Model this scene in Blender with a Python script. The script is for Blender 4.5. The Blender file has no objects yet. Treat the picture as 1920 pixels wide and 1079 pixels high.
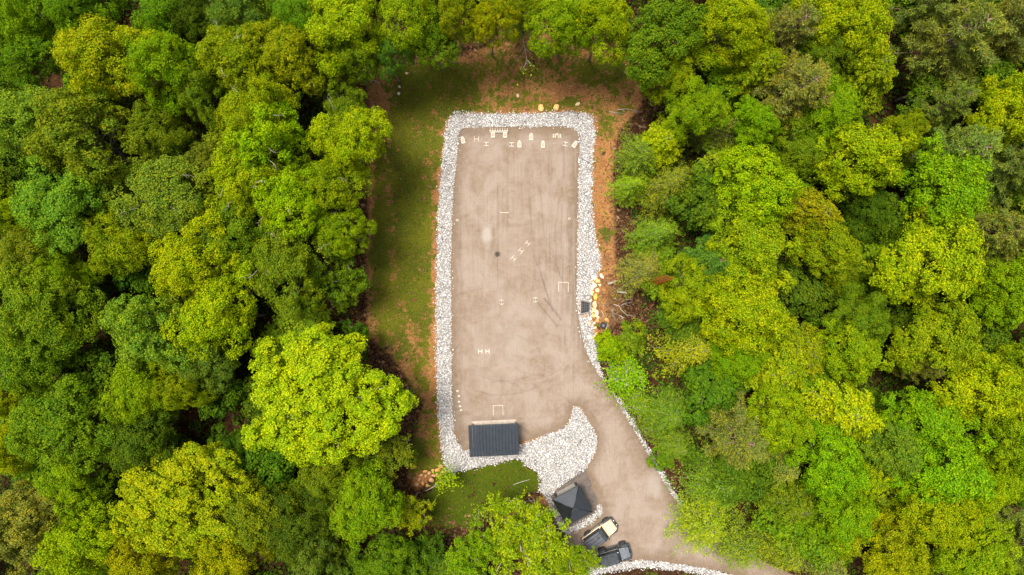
import bpy, bmesh, math, random
import numpy as np
from mathutils import Vector, Matrix
PI = math.pi
SC = bpy.context.scene
COL = SC.collection

# ------------------------------------------------------------------ camera, sky, sun, exposure
H = 75.3                      # flying height of the camera, metres
S = 17.0                      # photo pixels per metre on the ground
cam_d = bpy.data.cameras.new("camera")
cam_d.sensor_width = 36.0
cam_d.lens = 36.0 * H / (1920.0 / S)
cam_d.clip_end = 3000.0
cam = bpy.data.objects.new("camera", cam_d)
COL.objects.link(cam)
cam.location = (0, 0, H)
cam.rotation_euler = (0, 0, 0)
SC.camera = cam

SUN_EL = math.radians(73)
SUN_AZ = math.radians(138)    # where the sun stands, counter-clockwise from +x
world = bpy.data.worlds.new("World")
SC.world = world
world.use_nodes = True
wn = world.node_tree.nodes
wl = world.node_tree.links
for n in list(wn):
    wn.remove(n)
sky = wn.new("ShaderNodeTexSky")
sky.sky_type = 'NISHITA'
sky.sun_disc = False
sky.sun_elevation = SUN_EL
sky.sun_rotation = PI / 2 - SUN_AZ
sky.dust_density = 3.0
sky.air_density = 1.0
sky.ozone_density = 1.0
bg = wn.new("ShaderNodeBackground")
bg.inputs['Strength'].default_value = 0.1
wo = wn.new("ShaderNodeOutputWorld")
hsv = wn.new("ShaderNodeHueSaturation")      # thin overcast: the blue is washed out
hsv.inputs['Saturation'].default_value = 0.4
wl.new(sky.outputs[0], hsv.inputs['Color'])
wl.new(hsv.outputs[0], bg.inputs[0])
wl.new(bg.outputs[0], wo.inputs[0])
sun_d = bpy.data.lights.new("sun", 'SUN')
sun_d.energy = 3.2
sun_d.angle = math.radians(19)
sun_d.color = (1.0, 0.93, 0.82)
sun = bpy.data.objects.new("sun", sun_d)
COL.objects.link(sun)
sdir = Vector((math.cos(SUN_AZ) * math.cos(SUN_EL), math.sin(SUN_AZ) * math.cos(SUN_EL), math.sin(SUN_EL)))
sun.rotation_euler = sdir.to_track_quat('Z', 'Y').to_euler()
sun.location = (0, 0, 120)
SC.view_settings.view_transform = 'Standard'
SC.view_settings.look = 'None'
SC.view_settings.gamma = 1.0
SC.view_settings.exposure = 1.27
SC.view_settings.use_curve_mapping = False
SC.cycles.max_bounces = 6
SC.cycles.diffuse_bounces = 3
SC.cycles.transmission_bounces = 4

# ------------------------------------------------------------------ helpers
def sstep(a, b, x):
    t = np.clip((x - a) / (b - a), 0, 1)
    return t * t * (3 - 2 * t)

def P0(px, py, z=0.0):
    k = (H - z) / H / S
    return ((px - 960.0) * k, (539.5 - py) * k)

def poly(pts):
    return np.array([P0(a, b) for a, b in pts])

def sdf(x, y, pl):
    """signed distance to a polygon, negative inside (numpy arrays)"""
    x = np.asarray(x, float); y = np.asarray(y, float)
    d = np.full(x.shape, 1e9); ins = np.zeros(x.shape, bool)
    n = len(pl)
    for i in range(n):
        ax, ay = pl[i]; bx, by = pl[(i + 1) % n]
        ex, ey = bx - ax, by - ay
        wx, wy = x - ax, y - ay
        t = np.clip((wx * ex + wy * ey) / (ex * ex + ey * ey + 1e-12), 0, 1)
        d = np.minimum(d, (wx - ex * t) ** 2 + (wy - ey * t) ** 2)
        c = (ay > y) != (by > y)
        with np.errstate(divide='ignore', invalid='ignore'):
            xi = ax + (y - ay) * ex / (ey if abs(ey) > 1e-12 else 1e-12)
        ins ^= c & (x < xi)
    d = np.sqrt(d)
    return np.where(ins, -d, d)

_rt = np.random.RandomState(5).rand(256, 256)
def vnoise(x, y, f, seed=0):
    x = np.asarray(x) * f + 37.3 * seed + 100; y = np.asarray(y) * f + 17.9 * seed + 100
    xi = np.floor(x).astype(int); yi = np.floor(y).astype(int)
    fx = x - xi; fy = y - yi
    fx = fx * fx * (3 - 2 * fx); fy = fy * fy * (3 - 2 * fy)
    a = _rt[xi % 256, yi % 256]; b = _rt[(xi + 1) % 256, yi % 256]
    c = _rt[xi % 256, (yi + 1) % 256]; d = _rt[(xi + 1) % 256, (yi + 1) % 256]
    return (a * (1 - fx) + b * fx) * (1 - fy) + (c * (1 - fx) + d * fx) * fy

# outlines on the ground, traced as photo points and turned into metres
YARD = poly([(868,846),(858,830),(852,815),(847,760),(846,700),(846,600),(845,500),(847,420),(850,360),(855,310),(858,270),
  (861,247),(870,240),(930,238),(985,238),(1040,238),(1074,240),(1086,250),(1087,280),(1085,330),(1084,400),(1084,450),(1083,500),
  (1082,540),(1083,580),(1088,610),(1094,640),(1103,670),(1117,692),(1131,712),(1148,738),(1165,765),(1185,800),(1205,835),(1225,870),
  (1242,900),(1268,938),(1310,980),(1370,1022),(1440,1058),(1530,1095),(1620,1125),(1620,1180),(1480,1115),(1400,1085),(1350,1072),
  (1300,1062),(1250,1054),(1200,1050),(1160,1053),(1125,1061),(1090,1068),(1065,1060),(1056,1030),(1064,1006),(1090,992),(1116,978),
  (1130,965),(1131,950),(1119,940),(1108,912),(1097,882),(1110,860),(1119,842),(1121,824),(1112,803),(1099,782),(1088,763),(1077,762),
  (1071,775),(1067,792),(1055,803),(1030,813),(1000,823),(968,832),(920,840)])
BAND = poly([(835,881),(830,862),(822,800),(818,740),(817,650),(816,560),(818,480),(820,400),(823,350),(828,300),(833,255),(839,228),(851,212),
  (880,210),(930,213),(980,212),(1030,210),(1080,209),(1104,212),(1115,222),(1117,250),(1113,300),(1110,350),(1112,400),(1117,450),(1126,478),(1129,500),
  (1121,516),(1113,530),(1108,560),(1110,600),(1117,640),(1121,675),(1132,704),(1131,714),(1090,700),(1040,640),(950,500),(900,700),(866,838),(890,846),(972,836),(1000,823),(1055,803),(1068,790),(1071,766),(1078,758),(1089,762),
  (1100,782),(1114,803),(1123,824),(1120,844),(1110,863),(1098,883),(1062,905),(1032,930),(1040,948),(1066,990),(1090,978),(1116,958),(1120,944),(1130,945),(1134,956),(1128,968),
  (1108,982),(1084,996),(1062,1006),(1048,988),(1036,966),(1027,945),(1018,930),(1009,921),(1013,905),(1009,890),(998,881),(985,875),(974,862),(960,862),(945,866),(915,873),(880,881),(850,887)])
EDGE = poly([(1147,737),(1158,740),(1177,770),(1197,804),(1217,839),(1238,876),(1256,908),(1282,944),(1325,983),(1318,990),(1262,936),(1240,902),(1224,872),(1204,837),(1184,802),(1164,767)])
FOOT = poly([(1090,1072),(1125,1060),(1160,1052),(1200,1048),(1250,1052),(1300,1060),(1350,1070),(1400,1083),(1480,1112),(1470,1122),(1390,1096),(1340,1083),(1300,1074),(1255,1068),(1205,1066),(1160,1070),(1125,1078),(1095,1088)])
PAD = poly([(1095,880),(1060,904),(1028,931),(1037,948),(1064,992),(1092,978),(1119,957),(1119,938),(1108,912)])
CLEAR = poly([(670,120),(760,98),(850,92),(930,70),(1010,45),(1100,75),(1190,85),(1222,150),(1225,210),(1180,260),(1172,330),(1176,420),(1176,480),(1200,540),(1190,620),
  (1140,650),(1150,720),(1220,800),(1290,900),(1350,970),(1600,1110),(1600,1200),(1000,1200),(960,1000),(850,1000),(790,990),(740,900),(752,830),(770,760),(720,680),(672,640),(668,500),(676,300)])
LOWGRASS = poly([(842,890),(880,884),(920,875),(955,864),(972,866),(985,878),(1008,892),(1008,918),(980,932),(930,948),(880,985),(820,990),(795,960),(800,925)])

def height(x, y):
    d = sdf(x, y, BERM)
    return 1.5 * sstep(0.6, 6.5, d) * sstep(1, -5, np.asarray(x) - 8.5 - 0 * np.asarray(y)) * sstep(-19, -13, np.asarray(y)) \
        + 0.6 * sstep(0.8, 6, d) * sstep(8, 14, np.asarray(y)) * sstep(1, 6, np.asarray(x) - 4)
BERM = poly([(835,900),(816,700),(816,500),(830,250),(845,205),(1110,205),(1122,250),(1135,500),(1160,700),(1300,900),(1700,1100),(1700,1400),(900,1400),(900,900)])

def ground_z(x, y):
    return float(height(np.array([x]), np.array([y]))[0])

def W(px, py, z=0.0):
    """ground point seen at a photo position; z = extra height above the ground"""
    gz = 0.0
    for _ in range(3):
        x, y = P0(px, py, gz + z)
        gz = ground_z(x, y)
    return Vector((x, y, gz))

class MB:
    """collects boxes, bars and tubes into one mesh"""
    def __init__(s): s.v = []; s.f = []; s.sm = []
    def add(s, vs, fs, smooth=False):
        b = len(s.v); s.v += [tuple(q) for q in vs]
        for f in fs: s.f.append(tuple(i + b for i in f)); s.sm.append(smooth)
    def box(s, c, d, rot=None):
        c = Vector(c); hx, hy, hz = d[0] / 2, d[1] / 2, d[2] / 2
        vs = [Vector((a * hx, b * hy, e * hz)) for a in (-1, 1) for b in (-1, 1) for e in (-1, 1)]
        if rot is not None: vs = [rot @ q for q in vs]
        s.add([q + c for q in vs], [(0,1,3,2),(4,6,7,5),(0,4,5,1),(2,3,7,6),(0,2,6,4),(1,5,7,3)])
    def tube(s, pts, rad, n=6, cap=True, smooth=True):
        pts = [Vector(p) for p in pts]
        if not hasattr(rad, '__len__'): rad = [rad] * len(pts)
        rings = []
        for i, p in enumerate(pts):
            t = (pts[min(i + 1, len(pts) - 1)] - pts[max(i - 1, 0)])
            if t.length < 1e-9: t = Vector((0, 0, 1))
            t.normalize()
            a = Vector((0, 0, 1)) if abs(t.z) < 0.9 else Vector((1, 0, 0))
            u = t.cross(a).normalized(); w = t.cross(u)
            rings.append([p + (u * math.cos(2 * PI * k / n) + w * math.sin(2 * PI * k / n)) * rad[i] for k in range(n)])
        vs = [q for r in rings for q in r]; fs = []
        for i in range(len(pts) - 1):
            for k in range(n):
                fs.append((i * n + k, i * n + (k + 1) % n, (i + 1) * n + (k + 1) % n, (i + 1) * n + k))
        if cap:
            fs.append(tuple(range(n - 1, -1, -1))); fs.append(tuple((len(pts) - 1) * n + k for k in range(n)))
        s.add(vs, fs, smooth)
    def disc(s, c, axis, r, t, n=18):
        a = Vector(axis).normalized() * (t / 2); c = Vector(c)
        s.tube([c - a, c + a], r, n, True, False)
    def shell(s, prof):
        """closed body from a side profile [(x, z, half width)...] going round"""
        n = len(prof)
        vs = [(x, w, z) for x, z, w in prof] + [(x, -w, z) for x, z, w in prof]
        fs = [tuple(range(n)), tuple(range(2 * n - 1, n - 1, -1))]
        for i in range(n):
            j = (i + 1) % n
            fs.append((i, i + n, j + n, j))
        s.add(vs, fs)
    def build(s, name, mat, parent=None, bevel=0, seg=2):
        me = bpy.data.meshes.new(name)
        me.from_pydata(s.v, [], s.f)
        me.polygons.foreach_set('use_smooth', s.sm)
        bm = bmesh.new(); bm.from_mesh(me)
        bmesh.ops.recalc_face_normals(bm, faces=bm.faces)
        if bevel:
            bmesh.ops.bevel(bm, geom=list(bm.edges), offset=bevel, segments=seg, profile=0.5, affect='EDGES', clamp_overlap=True)
        bm.to_mesh(me); bm.free()
        me.materials.append(mat)
        o = bpy.data.objects.new(name, me); COL.objects.link(o)
        if parent: o.parent = parent
        return o

def quick_mesh(name, verts, faces, nper, mat, smooth=False, attrs=None):
    """fast mesh: faces all have nper corners"""
    verts = np.ascontiguousarray(verts, dtype=np.float32); faces = np.ascontiguousarray(faces, dtype=np.int32)
    me = bpy.data.meshes.new(name)
    me.vertices.add(len(verts)); me.vertices.foreach_set('co', verts.ravel())
    me.loops.add(faces.size); me.loops.foreach_set('vertex_index', faces.ravel())
    me.polygons.add(len(faces))
    me.polygons.foreach_set('loop_start', np.arange(len(faces), dtype=np.int32) * nper)
    me.polygons.foreach_set('loop_total', np.full(len(faces), nper, dtype=np.int32))
    me.polygons.foreach_set('use_smooth', np.full(len(faces), smooth, dtype=bool))
    for k, a in (attrs or {}).items():
        at = me.attributes.new(k, 'FLOAT', 'POINT'); at.data.foreach_set('value', np.ascontiguousarray(a, dtype=np.float32))
    me.update(calc_edges=True)
    me.materials.append(mat)
    return me

def link(name, me, parent=None):
    o = bpy.data.objects.new(name, me); COL.objects.link(o)
    if parent: o.parent = parent
    return o

def empty(name, loc=(0, 0, 0), rz=0.0):
    o = bpy.data.objects.new(name, None); COL.objects.link(o)
    o.location = loc; o.rotation_euler = (0, 0, rz); o.empty_display_size = 0.3
    return o

def tag(o, label=None, cat=None, group=None, kind=None):
    if label: o['label'] = label
    if cat: o['category'] = cat
    if group: o['group'] = group
    if kind: o['kind'] = kind
    return o

def copy_tree(o, parent=None):
    c = o.copy(); COL.objects.link(c)
    if parent: c.parent = parent
    for ch in [q for q in o.children]:
        copy_tree(ch, c)
    return c

# ------------------------------------------------------------------ materials
class NT:
    def __init__(s, name):
        s.m = bpy.data.materials.new(name); s.m.use_nodes = True
        s.t = s.m.node_tree; s.n = s.t.nodes; s.l = s.t.links
        s.b = s.n['Principled BSDF']; s.out = s.n['Material Output']
    def new(s, t, **kw):
        o = s.n.new(t)
        for k, v in kw.items(): setattr(o, k, v)
        return o
    def put(s, sock, v):
        if isinstance(v, bpy.types.NodeSocket): s.l.new(v, sock)
        elif isinstance(v, (tuple, list)): sock.default_value = (*v, 1.0) if len(v) == 3 and sock.type == 'RGBA' else v
        else: sock.default_value = v
    def mix(s, f, a, b, mode='MIX'):
        o = s.new('ShaderNodeMix', data_type='RGBA', blend_type=mode)
        s.put(o.inputs[0], f); s.put(o.inputs[6], a); s.put(o.inputs[7], b)
        return o.outputs[2]
    def noise(s, scale, detail=3, rough=0.6, vec=None, dist=0.0):
        o = s.new('ShaderNodeTexNoise'); o.inputs['Scale'].default_value = scale
        o.inputs['Detail'].default_value = detail; o.inputs['Roughness'].default_value = rough; o.inputs['Distortion'].default_value = dist
        if vec is not None: s.l.new(vec, o.inputs['Vector'])
        return o.outputs[0]
    def ramp(s, f, a, b):
        o = s.new('ShaderNodeMapRange', clamp=True, interpolation_type='SMOOTHSTEP')
        s.put(o.inputs[0], f); o.inputs[1].default_value = a; o.inputs[2].default_value = b
        return o.outputs[0]
    def math(s, op, a, b=0.0):
        o = s.new('ShaderNodeMath', operation=op); s.put(o.inputs[0], a); s.put(o.inputs[1], b)
        return o.outputs[0]
    def coord(s, sc=(1, 1, 1), which='Object', rot=0.0):
        t = s.new('ShaderNodeTexCoord'); mp = s.new('ShaderNodeMapping')
        mp.inputs['Scale'].default_value = sc; mp.inputs['Rotation'].default_value = (0, 0, rot)
        s.l.new(t.outputs[which], mp.inputs[0]); return mp.outputs[0]
    def attr(s, name):
        o = s.new('ShaderNodeAttribute', attribute_name=name); return o.outputs['Fac']
    def island(s): return s.new('ShaderNodeNewGeometry').outputs['Random Per Island']
    def bump(s, hgt, strength=0.3, dist=0.05):
        o = s.new('ShaderNodeBump'); o.inputs['Strength'].default_value = strength; o.inputs['Distance'].default_value = dist
        s.l.new(hgt, o.inputs['Height']); s.l.new(o.outputs[0], s.b.inputs['Normal'])
    def base(s, c, rough=0.8, metal=0.0, spec=0.5):
        s.put(s.b.inputs['Base Color'], c); s.put(s.b.inputs['Roughness'], rough); s.put(s.b.inputs['Metallic'], metal)
        s.b.inputs['Specular IOR Level'].default_value = spec
        return s.m

def plain(name, c, rough=0.6, metal=0.0, var=0.25, scale=6.0, spec=0.5):
    m = NT(name); v = m.coord()
    n = m.noise(scale, 4, 0.65, v)
    lo = tuple(q * (1 - var) for q in c); hi = tuple(min(1, q * (1 + var)) for q in c)
    m.base(m.mix(m.ramp(n, 0.3, 0.7), lo, hi), rough, metal, spec)
    m.bump(m.noise(scale * 6, 3, 0.6, v), 0.12, 0.01)
    return m.m

def leaf_material(name, trans=0.38, rough=0.5, spec=0.35, lo=0.62, hi=1.45):
    m = NT(name)
    oi = m.new('ShaderNodeObjectInfo')
    isl = m.island()
    v = m.coord((1, 1, 1), 'Object')
    n = m.math('ADD', m.math('MULTIPLY', m.noise(0.5, 2, 0.5, v), 0.5), m.math('MULTIPLY', m.noise(1.9, 2, 0.5, v), 0.5))
    c = m.mix(1.0, oi.outputs['Color'], m.mix(isl, (lo * .82, lo, lo), (hi * 1.12, hi, hi * 0.8)), 'MULTIPLY')
    warm = m.mix(1.0, c, (1.2, 1.1, 0.7), 'MULTIPLY')
    cool = m.mix(1.0, c, (0.76, 0.92, 1.1), 'MULTIPLY')
    c2 = m.mix(m.ramp(n, 0.38, 0.62), cool, warm)
    m.base(c2, rough, 0.0, spec)
    tr = m.new('ShaderNodeBsdfTranslucent')
    m.l.new(m.mix(1.0, c2, (1.15, 1.2, 0.6), 'MULTIPLY'), tr.inputs[0])
    mx = m.new('ShaderNodeMixShader'); mx.inputs[0].default_value = trans
    m.l.new(m.b.outputs[0], mx.inputs[1]); m.l.new(tr.outputs[0], mx.inputs[2])
    m.l.new(mx.outputs[0], m.out.inputs[0])
    return m.m

M = {}
M['leaf'] = leaf_material('leaf', trans=0.33, rough=0.55, spec=0.05)
M['needle'] = leaf_material('needle', trans=0.2, rough=0.6, spec=0.12, lo=0.6, hi=1.5)
M['bark'] = plain('bark', (0.16, 0.125, 0.095), 0.9, 0, 0.45, 5)
M['pale_bark'] = plain('pale_bark', (0.26, 0.22, 0.18), 0.85, 0, 0.35, 6)
M['pine_bark'] = plain('pine_bark', (0.2, 0.13, 0.09), 0.9, 0, 0.4, 5)
M['dead_wood'] = plain('dead_wood', (0.3, 0.26, 0.21), 0.85, 0, 0.3, 6)
M['white_paint'] = plain('white_paint', (0.45, 0.405, 0.345), 0.5, 0, 0.08, 9)
M['pale_wood'] = plain('pale_wood', (0.41, 0.345, 0.265), 0.7, 0, 0.15, 9)
M['grey_wood'] = plain('grey_wood', (0.26, 0.2, 0.16), 0.85, 0, 0.3, 9)
M['brown_wood'] = plain('brown_wood', (0.2, 0.1, 0.05), 0.8, 0, 0.3, 9)
M['card'] = plain('card', (0.46, 0.405, 0.33), 0.8, 0, 0.08, 9)
M['print'] = plain('print', (0.22, 0.17, 0.12), 0.8, 0, 0.1, 9)
M['steel_dark'] = plain('steel_dark', (0.05, 0.055, 0.06), 0.45, 0.6, 0.3, 9)
M['black_paint'] = plain('black_paint', (0.012, 0.013, 0.015), 0.4, 0, 0.4, 5)
M['black_metal'] = plain('black_metal', (0.012, 0.014, 0.017), 0.38, 0.25, 0.25, 3)
M['shed_metal'] = plain('shed_metal', (0.02, 0.027, 0.036), 0.4, 0.25, 0.18, 2)
M['roof_metal'] = plain('roof_metal', (0.1, 0.105, 0.113), 0.25, 0.92, 0.12, 3)
M['concrete'] = plain('concrete', (0.17, 0.158, 0.142), 0.9, 0, 0.2, 3)
M['slab'] = plain('slab', (0.33, 0.28, 0.235), 0.9, 0, 0.15, 3)
M['rubber'] = plain('rubber', (0.018, 0.018, 0.019), 0.8, 0, 0.3, 12)
M['rim'] = plain('rim', (0.06, 0.06, 0.065), 0.4, 0.5, 0.2, 12)
M['cream_paint'] = plain('cream_paint', (0.52, 0.4, 0.25), 0.35, 0, 0.05, 4)
M['sky_sheen'] = plain('sky_sheen', (0.12, 0.13, 0.145), 0.3, 0.3, 0.3, 3)  # sky reflection on the black hood put into a grey base colour
M['car_black'] = plain('car_black', (0.014, 0.017, 0.02), 0.3, 0, 0.4, 4)
M['canvas_black'] = plain('canvas_black', (0.022, 0.028, 0.033), 0.75, 0, 0.35, 4)
M['roof_grey'] = plain('roof_grey', (0.06, 0.062, 0.072), 0.55, 0.1, 0.3, 4)
M['glass'] = plain('glass', (0.012, 0.016, 0.02), 0.08, 0, 0.1, 2)
M['chrome'] = plain('chrome', (0.8, 0.8, 0.78), 0.2, 0.8, 0.05, 2)
M['lamp_glass'] = plain('lamp_glass', (0.7, 0.72, 0.72), 0.15, 0, 0.05, 2)
M['void'] = plain('void', (0.012, 0.01, 0.009), 0.9, 0, 0.2, 4)
for k, c in {'ochre_rock': (0.52, 0.32, 0.11), 'orange_rock': (0.55, 0.29, 0.05), 'tan_rock': (0.5, 0.36, 0.21), 'cream_rock': (0.58, 0.49, 0.34),
             'white_rock': (0.6, 0.57, 0.5), 'brown_rock': (0.42, 0.22, 0.1), 'rust_rock': (0.5, 0.24, 0.07)}.items():
    M[k] = plain(k, c, 0.9, 0, 0.28, 5)

def ground_material():
    m = NT('ground'); v = m.coord()
    g = m.attr('grass'); s = m.attr('soil')
    n1 = m.noise(0.9, 5, 0.65, v); n2 = m.noise(2.8, 5, 0.7, v); n3 = m.noise(7.5, 4, 0.8, v); n0 = m.noise(0.28, 3, 0.55, v)
    litter = m.mix(m.ramp(n2, 0.32, 0.7), (0.012, 0.007, 0.004), (0.06, 0.026, 0.011))
    soil = m.mix(m.ramp(n1, 0.35, 0.68), (0.1350, 0.0567, 0.0175), (0.2700, 0.1215, 0.0446))
    soil = m.mix(m.ramp(n3, 0.42, 0.75), soil, (0.3510, 0.1890, 0.0810))
    c = m.mix(m.ramp(m.math('ADD', s, m.math('MULTIPLY', m.math('SUBTRACT', n2, 0.5), 0.9)), 0.3, 0.7), litter, soil)
    grass = m.mix(m.ramp(n0, 0.4, 0.6), (0.033, 0.068, 0.002), (0.085, 0.107, 0.002))
    grass = m.mix(m.ramp(n2, 0.35, 0.65), m.mix(0.5, grass, (0.02, 0.045, 0.002)), grass)
    grass = m.mix(m.ramp(n3, 0.3, 0.75), m.mix(0.6, grass, (0.01, 0.024, 0.002)), m.mix(0.35, grass, (0.17, 0.15, 0.012)))
    grass = m.mix(m.math('MULTIPLY', m.ramp(m.math('ADD', m.attr('dark_green'), m.math('SUBTRACT', n1, 0.5)), 0.2, 0.9), 0.6), grass, m.mix(m.ramp(n3, 0.3, 0.7), (0.014, 0.034, 0.002), (0.045, 0.075, 0.003)))
    gf = m.math('ADD', g, m.math('ADD', m.math('MULTIPLY', m.math('SUBTRACT', n1, 0.5), 3.6), m.math('MULTIPLY', m.math('SUBTRACT', n2, 0.5), 2.4)))
    c = m.mix(m.math('MULTIPLY', m.ramp(gf, 0.25, 0.75), 0.92), c, grass)
    m.base(c, 0.95, 0, 0.05)
    m.bump(m.math('ADD', n2, n3), 0.6, 0.08)
    return m.m

def yard_material():
    m = NT('gravel'); v = m.coord()
    e = m.attr('edge'); k = m.attr('mark'); o = m.attr('rust'); vs = m.attr('pale')
    n1 = m.noise(0.35, 4, 0.6, v, 0.8); n2 = m.noise(2.2, 5, 0.72, v, 0.5); n3 = m.noise(5.5, 4, 0.8, v); n4 = m.noise(11, 3, 0.8, v)
    st = m.noise(1.0, 5, 0.75, m.coord((3.2, 0.22, 1), rot=0.03), 2.2)
    st2 = m.noise(1.0, 5, 0.75, m.coord((0.35, 2.4, 1), rot=0.5), 2.5)
    c = m.mix(m.ramp(n1, 0.34, 0.64), (0.172, 0.126, 0.09), (0.232, 0.183, 0.15))
    c = m.mix(m.math('MULTIPLY', m.ramp(n2, 0.4, 0.66), 0.5), c, (0.24, 0.19, 0.153))
    c = m.mix(m.math('MULTIPLY', m.ramp(st, 0.5, 0.64), 0.26), c, (0.125, 0.088, 0.06))
    c = m.mix(m.math('MULTIPLY', m.ramp(st2, 0.54, 0.66), 0.16), c, (0.135, 0.097, 0.067))
    c = m.mix(m.math('MULTIPLY', m.ramp(n3, 0.5, 0.72), 0.5), c, (0.11, 0.082, 0.06))
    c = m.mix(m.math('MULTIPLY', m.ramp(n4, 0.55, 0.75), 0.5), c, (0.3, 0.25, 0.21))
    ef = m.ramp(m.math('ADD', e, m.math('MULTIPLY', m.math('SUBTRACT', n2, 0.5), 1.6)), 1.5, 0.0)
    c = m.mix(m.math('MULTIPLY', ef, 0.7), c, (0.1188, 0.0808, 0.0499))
    c = m.mix(m.ramp(k, 0.0, 1.0), c, (0.0475, 0.0356, 0.0285))
    c = m.mix(m.ramp(vs, 0.0, 1.0), c, (0.2851, 0.2519, 0.2233))
    c = m.mix(m.ramp(o, 0.0, 1.0), c, (0.2281, 0.1236, 0.0475))
    m.base(c, 0.95, 0, 0.1)
    m.bump(m.math('ADD', m.math('ADD', n3, n4), st), 0.6, 0.04)
    return m.m

def speck_material(name, cols, rough=0.85, spec=0.3):
    m = NT(name)
    r = m.new('ShaderNodeValToRGB'); r.color_ramp.interpolation = 'LINEAR'
    el = r.color_ramp.elements
    el[0].position = 0; el[0].color = (*cols[0], 1); el[1].position = 1; el[1].color = (*cols[-1], 1)
    for i, c in enumerate(cols[1:-1]):
        e = el.new((i + 1) / (len(cols) - 1)); e.color = (*c, 1)
    m.l.new(m.island(), r.inputs[0])
    m.base(r.outputs[0], rough, 0, spec)
    return m.m

def bed_material():
    m = NT('stone_bed'); v = m.coord(); n = m.noise(9, 4, 0.8, v); n2 = m.noise(1.2, 3, 0.6, v)
    c = m.mix(m.ramp(n, 0.35, 0.7), (0.1109, 0.0998, 0.0914), (0.3437, 0.3270, 0.3049))
    m.base(m.mix(m.math('MULTIPLY', m.ramp(n2, 0.5, 0.8), 0.4), c, (0.2772, 0.2218, 0.1663)), 0.95, 0, 0.2); m.bump(n, 0.6, 0.06)
    return m.m

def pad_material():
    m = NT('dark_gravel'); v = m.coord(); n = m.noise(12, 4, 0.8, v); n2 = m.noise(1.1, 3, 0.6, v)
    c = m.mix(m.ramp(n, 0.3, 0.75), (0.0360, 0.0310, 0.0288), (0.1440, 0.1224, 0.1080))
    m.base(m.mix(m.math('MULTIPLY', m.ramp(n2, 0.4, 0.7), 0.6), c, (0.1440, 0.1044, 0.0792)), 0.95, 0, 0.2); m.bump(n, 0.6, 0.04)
    return m.m

M['ground'] = ground_material(); M['yard'] = yard_material(); M['bed'] = bed_material(); M['pad'] = pad_material()
M['stones'] = speck_material('white_stones', [(.07, .068, .072), (.42, .41, .405), (.56, .54, .52), (.17, .168, .18), (.6, .58, .57), (.4, .36, .31), (.54, .53, .53), (.1, .098, .1), (.58, .57, .56), (.3, .29, .29), (.6, .59, .58), (.12, .115, .115), (.5, .47, .44), (.58, .57, .56)])
M['grass'] = speck_material('grass_blades', [(.028, .07, .003), (.09, .12, .004), (.042, .09, .003), (.15, .11, .018), (.06, .105, .004), (.1, .12, .006), (.17, .12, .025), (.05, .09, .004)], spec=0.03)
M['litter'] = speck_material('leaf_litter', [(0.0382, 0.0166, 0.0077), (0.1275, 0.0638, 0.0286), (0.0638, 0.0286, 0.0128), (0.1913, 0.1275, 0.0701), (0.0892, 0.0350, 0.0160), (0.1402, 0.0765, 0.0382), (0.0510, 0.0255, 0.0128)], spec=0.05)

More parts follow.
